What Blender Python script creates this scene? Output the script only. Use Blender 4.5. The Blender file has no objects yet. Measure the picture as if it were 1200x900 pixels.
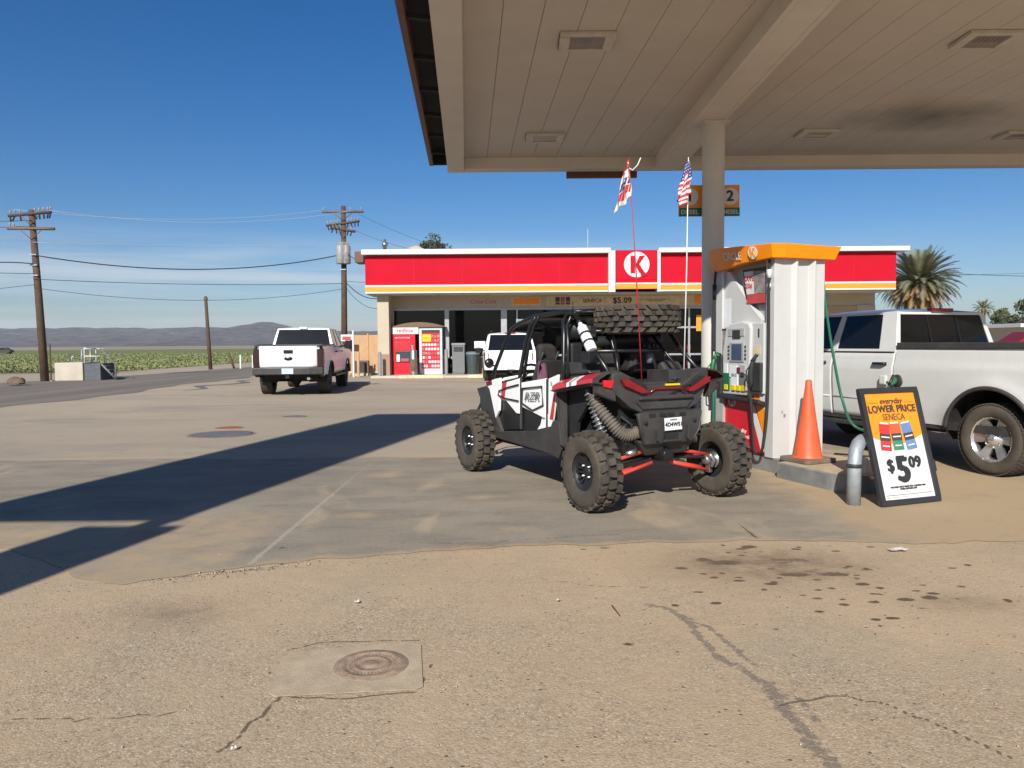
import bpy, bmesh, math, random
import numpy as np
from mathutils import Vector, Matrix, noise as mnoise
random.seed(7); rng = np.random.default_rng(11)
PI = math.pi
sc = bpy.context.scene
COL = sc.collection
rad = math.radians

# ------------------------------------------------------------------ materials
def M(name, col, rough=.6, metal=0., var=.12, scale=6., bump=0., bscale=60., spec=.5, dust=None, dustamt=.0, coat=0., trans=0.):
    m = bpy.data.materials.new(name); m.use_nodes = True
    nt = m.node_tree; b = nt.nodes['Principled BSDF']; L = nt.links.new
    tc = nt.nodes.new('ShaderNodeTexCoord')
    n = nt.nodes.new('ShaderNodeTexNoise'); n.inputs['Scale'].default_value = scale; n.inputs['Detail'].default_value = 5; n.inputs['Roughness'].default_value = .65
    L(tc.outputs['Object'], n.inputs['Vector'])
    r = nt.nodes.new('ShaderNodeValToRGB'); e = r.color_ramp.elements
    e[0].position = .32; e[1].position = .68
    e[0].color = tuple(c*(1-var) for c in col) + (1,); e[1].color = tuple(min(1, c*(1+var)) for c in col) + (1,)
    L(n.outputs['Fac'], r.inputs['Fac']); out = r.outputs['Color']
    if dust:
        n2 = nt.nodes.new('ShaderNodeTexNoise'); n2.inputs['Scale'].default_value = 2.3; n2.inputs['Detail'].default_value = 8; n2.inputs['Roughness'].default_value = .7
        L(tc.outputs['Object'], n2.inputs['Vector'])
        mp = nt.nodes.new('ShaderNodeMapRange'); mp.inputs[1].default_value = .4; mp.inputs[2].default_value = .75; mp.inputs[3].default_value = dustamt*.35; mp.inputs[4].default_value = dustamt
        L(n2.outputs['Fac'], mp.inputs[0])
        mx = nt.nodes.new('ShaderNodeMixRGB'); mx.inputs[2].default_value = dust + (1,)
        L(mp.outputs[0], mx.inputs[0]); L(out, mx.inputs[1]); out = mx.outputs[0]
    L(out, b.inputs['Base Color'])
    rr = nt.nodes.new('ShaderNodeMapRange'); rr.inputs[3].default_value = max(.02, rough*.85); rr.inputs[4].default_value = min(1, rough*1.15)
    L(n.outputs['Fac'], rr.inputs[0]); L(rr.outputs[0], b.inputs['Roughness'])
    b.inputs['Metallic'].default_value = metal; b.inputs['Specular IOR Level'].default_value = spec
    b.inputs['Coat Weight'].default_value = coat; b.inputs['Coat Roughness'].default_value = .08
    if bump:
        nb = nt.nodes.new('ShaderNodeTexNoise'); nb.inputs['Scale'].default_value = bscale; nb.inputs['Detail'].default_value = 4
        L(tc.outputs['Object'], nb.inputs['Vector'])
        bp = nt.nodes.new('ShaderNodeBump'); bp.inputs['Strength'].default_value = bump; bp.inputs['Distance'].default_value = .02
        L(nb.outputs['Fac'], bp.inputs['Height']); L(bp.outputs[0], b.inputs['Normal'])
    return m

def bricks(name, c1, c2, mortar, bw=.4, bh=.1):
    m = M(name, c1, .85); nt = m.node_tree; b = nt.nodes['Principled BSDF']; L = nt.links.new
    tc = nt.nodes.new('ShaderNodeTexCoord'); sp = nt.nodes.new('ShaderNodeSeparateXYZ'); L(tc.outputs['Object'], sp.inputs[0])
    ad = nt.nodes.new('ShaderNodeMath'); ad.operation = 'ADD'; L(sp.outputs[0], ad.inputs[0]); L(sp.outputs[1], ad.inputs[1])
    cb = nt.nodes.new('ShaderNodeCombineXYZ'); L(ad.outputs[0], cb.inputs[0]); L(sp.outputs[2], cb.inputs[1])
    t = nt.nodes.new('ShaderNodeTexBrick'); L(cb.outputs[0], t.inputs['Vector'])
    t.inputs['Color1'].default_value = c1+(1,); t.inputs['Color2'].default_value = c2+(1,); t.inputs['Mortar'].default_value = mortar+(1,)
    t.inputs['Scale'].default_value = 1; t.inputs['Brick Width'].default_value = bw; t.inputs['Row Height'].default_value = bh; t.inputs['Mortar Size'].default_value = .008
    L(t.outputs['Color'], b.inputs['Base Color'])
    bp = nt.nodes.new('ShaderNodeBump'); bp.inputs['Strength'].default_value = .4; bp.inputs['Distance'].default_value = .01; L(t.outputs['Fac'], bp.inputs['Height']); bp.invert = True
    L(bp.outputs[0], b.inputs['Normal'])
    return m

def glass(name, tint=(.25,.27,.28), opaque=.0):
    m = bpy.data.materials.new(name); m.use_nodes = True; nt = m.node_tree; L = nt.links.new
    nt.nodes.remove(nt.nodes['Principled BSDF']); o = nt.nodes['Material Output']
    t = nt.nodes.new('ShaderNodeBsdfTransparent'); t.inputs[0].default_value = tint+(1,)
    g = nt.nodes.new('ShaderNodeBsdfGlossy'); g.inputs['Roughness'].default_value = .02; g.inputs['Color'].default_value = (.55,.55,.55,1)
    fr = nt.nodes.new('ShaderNodeFresnel'); fr.inputs[0].default_value = 1.5
    mx = nt.nodes.new('ShaderNodeMixShader'); L(fr.outputs[0], mx.inputs[0]); L(t.outputs[0], mx.inputs[1]); L(g.outputs[0], mx.inputs[2])
    L(mx.outputs[0], o.inputs['Surface'])
    return m

DUST = (.30,.24,.17)
mt = {}
def reg(k, *a, **kw):
    mt[k] = M(k, *a, **kw); return mt[k]
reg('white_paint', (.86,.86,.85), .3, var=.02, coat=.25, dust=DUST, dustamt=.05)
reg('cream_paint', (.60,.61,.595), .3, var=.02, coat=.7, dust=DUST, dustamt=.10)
reg('black_plastic', (.022,.023,.026), .48, var=.3, scale=9, dust=(.17,.145,.115), dustamt=.26)
reg('gloss_black', (.012,.012,.013), .3, var=.2)
reg('dark', (.012,.012,.013), .8, var=.3)
reg('tyre', (.030,.027,.023), .88, var=.25, scale=9, bump=.15, dust=(.15,.118,.082), dustamt=.55)
reg('rubber', (.02,.02,.021), .75, var=.2)
reg('red_paint', (.50,.015,.03), .3, var=.08, coat=.4, dust=DUST, dustamt=.12)
reg('arm_red', (.70,.055,.03), .4, var=.1, dust=DUST, dustamt=.12)
reg('lens_red', (.22,.006,.014), .2, var=.15, coat=.3)
reg('lens_bright', (.55,.012,.014), .3, var=.1)
reg('lens_dark', (.03,.01,.012), .12, coat=.6)
reg('chrome', (.75,.75,.76), .14, 1, var=.06)
reg('steel', (.45,.45,.46), .35, .9, var=.15)
reg('galv', (.34,.37,.39), .5, .35, var=.16, scale=14)
reg('kerb_metal', (.22,.24,.26), .55, .25, var=.3, scale=5, dust=DUST, dustamt=.45)
reg('duct', (.075,.072,.065), .75, var=.3, dust=DUST, dustamt=.5)
reg('glass_dark', (.006,.007,.008), .05, var=.1, spec=.5)
mt['window'] = glass('window', (.20,.21,.21))
mt['tint'] = glass('tint', (.12,.13,.14))
reg('alloy', (.78,.78,.78), .22, .9, var=.1)
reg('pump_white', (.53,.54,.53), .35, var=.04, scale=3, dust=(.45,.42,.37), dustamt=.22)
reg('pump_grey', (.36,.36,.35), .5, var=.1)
reg('orange', (.90,.26,.0), .4, var=.04)
reg('sign_red', (.50,.004,.020), .7, var=.10, scale=.6, spec=.08, dust=(.42,.03,.04), dustamt=.3)
reg('sign_orange', (.88,.29,.015), .45, var=.05)
reg('sign_white', (.68,.67,.64), .45, var=.04, dust=(.5,.47,.42), dustamt=.2)
reg('green_panel', (.012,.13,.045), .4)
reg('green_rubber', (.015,.13,.07), .5, var=.15)
reg('yellow', (.70,.55,.01), .4, var=.06)
reg('screen', (.045,.07,.13), .12)
reg('ink', (.03,.03,.032), .5)
reg('brown_ink', (.07,.05,.035), .5)
reg('cone', (.78,.095,.022), .5, var=.12, scale=5, dust=(.33,.19,.12), dustamt=.32)
reg('cone_base', (.10,.075,.055), .85, var=.3, dust=DUST, dustamt=.5)
reg('soffit', (.59,.525,.455), .6, var=.05, scale=1.2, dust=(.40,.33,.26), dustamt=.25)
def soot(m, cx, cy, rx, ry):
    nt = m.node_tree; L = nt.links.new; b = nt.nodes['Principled BSDF']; src = b.inputs['Base Color'].links[0].from_socket
    tc = nt.nodes.new('ShaderNodeTexCoord'); mp = nt.nodes.new('ShaderNodeMapping'); mp.inputs['Location'].default_value = (-cx/rx,-cy/ry,0); mp.inputs['Scale'].default_value = (1/rx,1/ry,0); L(tc.outputs['Object'], mp.inputs[0])
    ln = nt.nodes.new('ShaderNodeVectorMath'); ln.operation = 'LENGTH'; L(mp.outputs[0], ln.inputs[0])
    n = nt.nodes.new('ShaderNodeTexNoise'); n.inputs['Scale'].default_value = 1.6; n.inputs['Detail'].default_value = 6; L(tc.outputs['Object'], n.inputs['Vector'])
    ad = nt.nodes.new('ShaderNodeMath'); ad.operation = 'ADD'; L(ln.outputs['Value'], ad.inputs[0]); L(n.outputs['Fac'], ad.inputs[1])
    mr = nt.nodes.new('ShaderNodeMapRange'); mr.inputs[1].default_value = .5; mr.inputs[2].default_value = 1.6; mr.inputs[3].default_value = .75; mr.inputs[4].default_value = 0; L(ad.outputs[0], mr.inputs[0])
    mx = nt.nodes.new('ShaderNodeMixRGB'); mx.inputs[2].default_value = (.10,.08,.065,1); L(mr.outputs[0], mx.inputs[0]); L(src, mx.inputs[1]); L(mx.outputs[0], b.inputs['Base Color'])
soot(mt['soffit'], 3.3, .5, 1.3, .9); soot(mt['soffit'], 6.2, -1.5, 1.6, .5)
reg('lip', (.64,.58,.505), .6, var=.05, scale=2)
reg('fascia_brown', (.13,.06,.04), .6, var=.2)
reg('column', (.62,.60,.55), .5, var=.06, scale=2, dust=(.4,.36,.3), dustamt=.25)
reg('light_lens', (.26,.21,.17), .3, var=.1)
reg('light_box', (.56,.505,.44), .5)
reg('wood', (.09,.055,.035), .9, var=.3, scale=3, bump=.3, bscale=20)
reg('wood_arm', (.17,.12,.085), .9, var=.25, scale=4)
reg('insulator', (.30,.27,.25), .4, var=.3)
reg('transformer', (.27,.29,.28), .5, var=.1)
reg('wire', (.025,.025,.028), .7)
reg('wire_pale', (.38,.42,.48), .5)
reg('ply', (.47,.29,.16), .85, var=.12, scale=3)
reg('stucco', (.47,.41,.31), .9, var=.06, scale=2, bump=.2, bscale=50)
reg('coping', (.62,.62,.61), .5, var=.03)
reg('frame_alu', (.40,.41,.41), .4, .5, var=.1)
mt['brick'] = bricks('brick', (.33,.22,.15), (.28,.19,.13), (.34,.28,.22), .42, .12)
mt['siding'] = bricks('siding', (.43,.33,.21), (.41,.31,.20), (.26,.19,.12), 9., .21)
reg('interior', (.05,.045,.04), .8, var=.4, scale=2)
reg('kiosk_red', (.60,.01,.025), .35, var=.06)
reg('kiosk_brown', (.16,.10,.06), .7)
reg('bin_grey', (.15,.16,.16), .6, var=.1)
reg('bin_blue', (.13,.17,.19), .55, var=.15)
reg('post_grey', (.24,.24,.24), .7, var=.15)
reg('kerb_yellow', (.62,.50,.30), .8, var=.2, scale=5)
reg('concrete_box', (.48,.43,.35), .85, var=.1, scale=2)
reg('concrete_shaded', (.10,.11,.12), .85, var=.2)  # same concrete as the box, with the shade of its right side painted in
reg('rock', (.13,.085,.06), .9, var=.3, bump=.6, bscale=8)
reg('leaf_dark', (.055,.068,.03), .8, var=.4, scale=1.2)
reg('leaf_mid', (.085,.095,.04), .8, var=.4, scale=1.2)
reg('palm_leaf', (.165,.16,.085), .7, var=.35, scale=1.)
reg('palm_dead', (.27,.175,.08), .85, var=.35, scale=1.5)
reg('bark', (.15,.10,.065), .9, var=.3, scale=3)
reg('sat_black', (.014,.014,.015), .55, var=.2)
reg('crop', (.20,.215,.085), .75, var=.4, scale=.8)
reg('flag_red', (.55,.02,.035), .7); reg('flag_white', (.66,.65,.62), .7); reg('flag_blue', (.03,.04,.16), .7)
reg('pole_red', (.40,.02,.04), .5); reg('pole_white', (.72,.72,.70), .4)
reg('poster_grey', (.25,.22,.21), .5, var=.5, scale=9); reg('poster_red', (.50,.06,.06), .5, var=.1)
reg('maroon', (.13,.01,.03), .5); reg('purple', (.13,.05,.085), .8, var=.2)
reg('plate', (.70,.72,.74), .4, var=.04); reg('plate_blue', (.50,.62,.70), .4, var=.05)
reg('cast_iron', (.29,.205,.14), .9, .0, var=.3, scale=20, bump=.3, bscale=90)
reg('cover_grey', (.15,.145,.135), .7, .1, var=.2); reg('cover_red', (.30,.10,.06), .7, var=.2)
reg('collar', (.43,.34,.225), .9, var=.16, scale=7, bump=.3, bscale=120)
reg('paper', (.58,.54,.49), .8); reg('tan_roof', (.50,.40,.27), .85, var=.08)
reg('pack_red', (.60,.04,.04), .5); reg('pack_green', (.05,.22,.12), .5); reg('pack_blue', (.13,.22,.42), .5); reg('pack_dark', (.06,.05,.05), .5)
reg('car_red', (.20,.010,.014), .4, coat=.08, spec=.25); reg('spring', (.30,.31,.32), .4, .6)
reg('seat', (.014,.014,.016), .75, var=.3, dust=DUST, dustamt=.06)
reg('bottle_white', (.78,.78,.77), .25, var=.03)

# ------------------------------------------------------------------ mesh helpers
class MB:
    def __init__(s): s.bm = bmesh.new()
    def face(s, pts, mi=0, smooth=False):
        try:
            f = s.bm.faces.new([s.bm.verts.new(p) for p in pts]); f.material_index = mi; f.smooth = smooth; return f
        except ValueError: return None
    def box(s, lo, hi, mi=0, R=None, o=(0,0,0)):
        P = [(x,y,z) for z in (lo[2],hi[2]) for y in (lo[1],hi[1]) for x in (lo[0],hi[0])]
        if R is not None: P = [tuple(R @ Vector(p) + Vector(o)) for p in P]
        v = [s.bm.verts.new(p) for p in P]
        for q in ((0,2,3,1),(4,5,7,6),(0,1,5,4),(2,6,7,3),(0,4,6,2),(1,3,7,5)):
            s.bm.faces.new([v[i] for i in q]).material_index = mi
        return s
    def cbox(s, c, d, mi=0, R=None):
        h = Vector(d)/2
        if R is None: return s.box(Vector(c)-h, Vector(c)+h, mi)
        return s.box(-h, h, mi, R, c)
    def prism(s, poly, off, mi=0, cap=True, side_mi=None):
        """poly: list of 3d points; off: extrusion vector"""
        a = [s.bm.verts.new(p) for p in poly]; b = [s.bm.verts.new(Vector(p)+Vector(off)) for p in poly]; n = len(a)
        if cap:
            for q in (a[::-1], b):
                f = s.bm.faces.new(q); f.material_index = mi
        for i in range(n):
            f = s.bm.faces.new((a[i], a[(i+1)%n], b[(i+1)%n], b[i])); f.material_index = mi if side_mi is None else side_mi
        return s
    def tube(s, pts, r, n=10, mi=0, cap=True):
        pts = [Vector(p) for p in pts]; rr = r if isinstance(r, (list,tuple)) else [r]*len(pts)
        rings = []; up = None
        for i, p in enumerate(pts):
            t = (pts[min(i+1,len(pts)-1)] - pts[max(i-1,0)]).normalized()
            if up is None: up = Vector((0,0,1)) if abs(t.z) < .9 else Vector((1,0,0))
            a = t.cross(up).normalized(); b = a.cross(t).normalized(); up = b
            rings.append([s.bm.verts.new(p + (a*math.cos(2*PI*k/n) + b*math.sin(2*PI*k/n))*rr[i]) for k in range(n)])
        for i in range(len(rings)-1):
            for k in range(n):
                f = s.bm.faces.new((rings[i][k], rings[i][(k+1)%n], rings[i+1][(k+1)%n], rings[i+1][k])); f.smooth = True; f.material_index = mi
        if cap:
            for q in (rings[0][::-1], rings[-1]): s.bm.faces.new(q).material_index = mi
        return s
    def lathe(s, prof, axis='Z', o=(0,0,0), n=32, mi=0, smooth=True, a0=0, a1=2*PI):
        """prof: list of (radius, height)"""
        full = abs(a1-a0-2*PI) < 1e-6; m = n if full else n+1
        rings = []
        for (r, h) in prof:
            ring = []
            for k in range(m):
                a = a0+(a1-a0)*k/n; c, d = r*math.cos(a), r*math.sin(a)
                p = {'Z':(c,d,h),'X':(h,c,d),'Y':(d,h,c)}[axis]
                ring.append(s.bm.verts.new(Vector(p)+Vector(o)))
            rings.append(ring)
        for i in range(len(rings)-1):
            for k in range(n):
                k2 = (k+1) % m
                try:
                    f = s.bm.faces.new((rings[i][k], rings[i][k2], rings[i+1][k2], rings[i+1][k])); f.smooth = smooth; f.material_index = mi
                except ValueError: pass
        return s
    def grid(s, P, mi=0, smooth=True):
        V = [[s.bm.verts.new(p) for p in row] for row in P]
        for i in range(len(V)-1):
            for j in range(len(V[0])-1):
                f = s.bm.faces.new((V[i][j], V[i][j+1], V[i+1][j+1], V[i+1][j])); f.smooth = smooth
                f.material_index = mi(i, j) if callable(mi) else mi
        return s
    def window(s, outer, inner, depth, gl, mi=0):
        """ring between two quads, a reveal pushed in by depth, and a pane added to gl"""
        o = [Vector(p) for p in outer]; i = [Vector(p) for p in inner]; d = Vector(depth); n = len(o)
        for k in range(n):
            s.face((o[k], o[(k+1)%n], i[(k+1)%n], i[k]), mi); s.face((i[k], i[(k+1)%n], i[(k+1)%n]+d, i[k]+d), mi)
        if gl is not None: gl.face([p+d for p in i])
        return s
    def build(s, name, mats, parent=None, bevel=0., weld=True, seg=2, solid=0., sub=0, autosm=False):
        if weld: bmesh.ops.remove_doubles(s.bm, verts=s.bm.verts, dist=1e-5)
        bmesh.ops.recalc_face_normals(s.bm, faces=s.bm.faces)
        me = bpy.data.meshes.new(name); s.bm.to_mesh(me); s.bm.free()
        o = bpy.data.objects.new(name, me); COL.objects.link(o)
        for m in (mats if isinstance(mats, (list,tuple)) else [mats]): me.materials.append(mt[m] if isinstance(m, str) else m)
        if parent: o.parent = parent
        if solid:
            md = o.modifiers.new('solid', 'SOLIDIFY'); md.thickness = solid; md.offset = -1
        if sub:
            md = o.modifiers.new('sub', 'SUBSURF'); md.levels = md.render_levels = sub
        if bevel:
            md = o.modifiers.new('bevel', 'BEVEL'); md.width = bevel; md.segments = seg; md.limit_method = 'ANGLE'; md.angle_limit = rad(40)
        return o

def tag(o, label=None, cat=None, group=None, kind=None):
    if label: o['label'] = label
    if cat: o['category'] = cat
    if group: o['group'] = group
    if kind: o['kind'] = kind
    return o
def thing(name, label, cat, loc=(0,0,0), rz=0., group=None):
    o = bpy.data.objects.new(name, None); COL.objects.link(o); o.location = loc; o.rotation_euler = (0,0,rad(rz)); o.empty_display_size = .2
    return tag(o, label, cat, group)
def part(name, parent, loc=(0,0,0), rot=(0,0,0)):
    o = bpy.data.objects.new(name, None); COL.objects.link(o); o.parent = parent; o.location = loc; o.rotation_euler = rot; return o
def copy_tree(o, parent=None):
    c = o.copy(); COL.objects.link(c)
    if parent: c.parent = parent
    for ch in list(o.children): copy_tree(ch, c)
    return c
def text(name, body, size, mat, parent, loc, rot=(0,0,0), M4=None, bold=.0, ext=.002, align='CENTER', sx=1., shear=0., sp=0.):
    cu = bpy.data.curves.new(name, 'FONT'); cu.body = body; cu.size = size; cu.align_x = align; cu.align_y = 'CENTER'; cu.extrude = ext; cu.resolution_u = 3; cu.space_character = 1.0+1.8*bold/size+sp; cu.shear = shear
    ob = bpy.data.objects.new(name+'_tmp', cu); COL.objects.link(ob)
    dg = bpy.context.evaluated_depsgraph_get(); me = bpy.data.meshes.new_from_object(ob.evaluated_get(dg)); bpy.data.objects.remove(ob)
    me.materials.clear(); me.materials.append(mt[mat]); me.name = name
    if bold:
        bm = bmesh.new(); bm.from_mesh(me); g0 = bm.verts[:] + bm.edges[:] + bm.faces[:]
        for q, (dx, dy) in enumerate(((-1,0),(1,0),(-.5,.7),(.5,-.7))):
            r_ = bmesh.ops.duplicate(bm, geom=g0)
            bmesh.ops.translate(bm, verts=[v for v in r_['geom'] if isinstance(v, bmesh.types.BMVert)], vec=(dx*bold*1.3, dy*bold*1.3, .00025*(q+1)))
        bm.to_mesh(me); bm.free()
    o = bpy.data.objects.new(name, me); COL.objects.link(o); o.parent = parent
    if M4 is not None: o.matrix_local = M4
    else: o.location = loc; o.rotation_euler = rot
    if sx != 1: o.scale = (o.scale[0]*sx, o.scale[1], o.scale[2])
    return o
def frame(o, u, v):
    """matrix whose x axis is u, y axis v, at o"""
    u = Vector(u).normalized(); v = (Vector(v)-u*Vector(v).dot(u)).normalized(); n = u.cross(v)
    return Matrix(((u.x,v.x,n.x,o[0]),(u.y,v.y,n.y,o[1]),(u.z,v.z,n.z,o[2]),(0,0,0,1)))
FRONT = (PI/2,0,0)      # text facing -Y
def arc(c, r, a0, a1, n, f): return [f(c[0]+r*math.cos(a0+(a1-a0)*k/n), c[1]+r*math.sin(a0+(a1-a0)*k/n)) for k in range(n+1)]
def k_letter(mb, o, u, v, h, mi, ext):
    """block letter K, height h, centred on o in the plane (u, v)"""
    o, u, v, n = Vector(o), Vector(u), Vector(v), Vector(ext)
    for poly in ([(-.38,-.5),(-.12,-.5),(-.12,.5),(-.38,.5)], [(-.12,-.08),(.14,.5),(.46,.5),(.12,.02),(.46,-.5),(.14,-.5),(-.12,-.02)]):
        mb.prism([o+(u*a+v*b)*h for a, b in poly], n, mi)
    return mb
def disc(mb, o, u, v, r, mi, ext, n=40):
    o, u, v = Vector(o), Vector(u), Vector(v)
    mb.prism([o+(u*math.cos(2*PI*k/n)+v*math.sin(2*PI*k/n))*r for k in range(n)], ext, mi); return mb
def leafquad(mb, c, size, mi=0):
    d = Vector((random.gauss(0,1), random.gauss(0,1), random.gauss(0,.7))).normalized(); a = d.orthogonal().normalized(); b = d.cross(a)
    t = random.random()*6.28; a, b = a*math.cos(t)+b*math.sin(t), b*math.cos(t)-a*math.sin(t)
    c = Vector(c); mb.face((c-a*size, c-b*size*.45, c+a*size, c+b*size*.45), mi)
# colours of the ground and the light settings
GC6 = (.37,.315,.215)
GC1, GC2, GC3, GC4, GC5 = (.45,.337,.21), (.53,.402,.262), (.375,.28,.172), (.395,.325,.213), (.51,.36,.208)
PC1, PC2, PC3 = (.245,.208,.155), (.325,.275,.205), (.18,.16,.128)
HC1, HC2, HC3 = (.15,.115,.10), (.29,.22,.18), (.06,.048,.046)
SUN_E, SKY_S, SKY_DUST, SKY_OZ, CLOUD, EXPO = 4.2, .07, .6, 3.0, .6, .55
SUN_C = (1.,.955,.88)
SKY_TINT, CLOUD_COL = (.90,.93,1.08), (6.8,7.3,7.9)
SKY_SAT, SKY_VAL = 1.38, .83
HAZE = .00011
# ------------------------------------------------------------------ wheels (axis X, centre at origin)
def tyre_mb(R, w, rim, n=40, lug=.018, mud=True, rows=2):
    mb = MB(); h = w/2
    prof = [(rim,-h*.80),(rim+.02,-h*.92),(R*.55+rim*.45,-h),(R*.86,-h*.97),(R-lug*1.4,-h*.82),(R-lug,-h*.5),(R-lug,h*.5),(R-lug*1.4,h*.82),(R*.86,h*.97),(R*.55+rim*.45,h),(rim+.02,h*.92),(rim,h*.80)]
    mb.lathe(prof[:6], 'X', n=48); mb.lathe(prof[4:8], 'X', n=48, mi=1); mb.lathe(prof[7:], 'X', n=48)
    for k in range(n):
        a = 2*PI*k/n
        for row in range(-rows, rows+1):
            if mud:
                x0 = row*w/(2*rows+1)*.98; off = (.5 if row % 2 else 0)*2*PI/n
                aw = PI/n*random.uniform(.60,.72); lw = w/(2*rows+1)*random.uniform(.40,.45); x0 += random.uniform(-.004,.004)
                tw = (row*.22+(.12 if k%2 else -.12))*aw
            else:
                x0 = row*w/(2*rows+1)*.95; off = (.5 if row % 2 else 0)*2*PI/n; aw = PI/n*.78; lw = w/(2*rows+1)*.44; tw = 0
            edge = abs(row) == rows
            r1 = R - (lug*.45 if edge else 0); r0 = R-lug*1.5
            V = []
            for (xx, aa) in ((x0-lw, a+off-aw-tw), (x0+lw, a+off-aw+tw), (x0+lw, a+off+aw+tw), (x0-lw, a+off+aw-tw)):
                V.append((xx, aa))
            bot = [(x, r0*math.cos(t), r0*math.sin(t)) for x, t in V]; s = .88
            cx = x0; ca = a+off
            top = [(cx+(x-cx)*s, r1*math.cos(ca+(t-ca)*s), r1*math.sin(ca+(t-ca)*s)) for x, t in V]
            B = [mb.bm.verts.new(p) for p in bot]; T = [mb.bm.verts.new(p) for p in top]
            mb.bm.faces.new(T)
            for i in range(4): mb.bm.faces.new((B[i], B[(i+1)%4], T[(i+1)%4], T[i]))
            if edge and mud and k % 1 == 0:   # shoulder lug running down the sidewall
                sx = 1 if row > 0 else -1
                P = [(sx*h*.84, a+off-aw*.8, R-lug*1.1), (sx*h*.84, a+off+aw*.8, R-lug*1.1), (sx*h*1.03, a+off+aw*.6, R*.90), (sx*h*1.03, a+off-aw*.6, R*.90)]
                mb.face([(x, r*math.cos(t), r*math.sin(t)) for x, t, r in P])
    return mb
def rim_mb(r, w, out=1, spokes=6, style='sport'):
    """rim whose face looks towards out*X; materials 0 = rim, 1 = dark, 2 = bright"""
    mb = MB(); h = w/2
    mb.lathe([(r+.012,out*h*.86),(r+.012,out*h*.80),(r-.012,out*h*.76),(r-.03,out*h*.45),(r-.03,-out*h*.75),(r+.01,-out*h*.82)], 'X', n=40)
    mb.lathe([(r-.03,-out*h*.2),(.05,-out*h*.2),(.0,-out*h*.2)], 'X', n=32, mi=1)
    for k in range(spokes):
        a = 2*PI*k/spokes
        for (d0, d1) in (((-.20,.20),(-.13,.13)) if style == 'truck' else ((-.20,-.05),(-.10,-.03)), ) + ((((.05,.20),(.03,.10)),) if style != 'truck' else ()):
            P = []
            for rr, dd, xx in ((r*.22, d1, h*.40), (r*.93, d0, h*.62)):
                for q in dd:
                    wd = q*(1 if style == 'truck' else 1)
                    P.append((xx, rr*math.cos(a) - wd*r*1.1*math.sin(a), rr*math.sin(a) + wd*r*1.1*math.cos(a)))
            p0, p1, p2, p3 = P
            mb.prism([(out*x, y, z) for x, y, z in (p0, p1, p3, p2)], (-out*.035,0,0))
    mb.lathe([(0,out*h*.58),(r*.2,out*h*.56),(r*.27,out*h*.48),(r*.28,out*h*.2)] if style != 'truck' else [(0,out*h*.86),(r*.22,out*h*.84),(r*.25,out*h*.6),(r*.42,out*h*.5),(r*.44,out*h*.2)], 'X', n=24)
    for k in range(spokes if style == 'truck' else 4):
        a = 2*PI*(k+.5)/(spokes if style == 'truck' else 4); c = (out*h*.5, r*.36*math.cos(a), r*.36*math.sin(a))
        mb.lathe([(0,out*.02),(.012,out*.018),(.013,-out*.03)], 'X', o=c, n=8, mi=2)
    for k in range(16):
        a = 2*PI*k/16; mb.lathe([(0,out*.006),(.007,out*.005),(.007,-out*.01)], 'X', o=(out*h*.82, (r-.0)*math.cos(a), (r-.0)*math.sin(a)), n=6, mi=2 if style == 'truck' else 1)
    return mb
def wheel(parent, tyre, rim, loc, name='wheel'):
    w = part(name, parent, loc)
    for src, nm in ((tyre, 'tyre'), (rim, 'rim')):
        c = src.copy(); COL.objects.link(c); c.parent = w
        if nm == 'tyre': c.rotation_euler = (random.uniform(0, 6), 0, 0)
    return w

# ------------------------------------------------------------------ pickup trucks and the SUV
def prof_x(z, W):
    P = [(.3,.93),(.5,.955),(.75,.985),(1.05,1.0),(1.27,.998),(1.33,.974),(1.5,.945)]
    for (a, b), (c, d) in zip(P, P[1:]):
        if z <= c: return W*(b+(d-b)*max(0,(z-a))/(c-a))
    return W*P[-1][1]
def side_grid(y0, y1, s, W, zt, arches, zb=.5, ra=.54, zc=.46, ny=40, nz=14, flare=.035, xo=0):
    rows = []
    for i in range(ny+1):
        y = y0+(y1-y0)*i/ny; b = zb
        for ya in arches:
            d = abs(y-ya)
            if d < ra: b = max(b, zc+math.sqrt(ra*ra-d*d)*(1.0 if True else 1))
        t = zt(y) if callable(zt) else zt; row = []
        for j in range(nz+1):
            z = b+(t-b)*j/nz; x = prof_x(z, W)
            for ya in arches:
                r = math.hypot(y-ya, z-zc)
                x += flare*math.exp(-max(0,(r-ra))**2/.012) if z < zc+ra+.25 else 0
            row.append((s*(x+xo), y, z))
        rows.append(row)
    return rows
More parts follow.
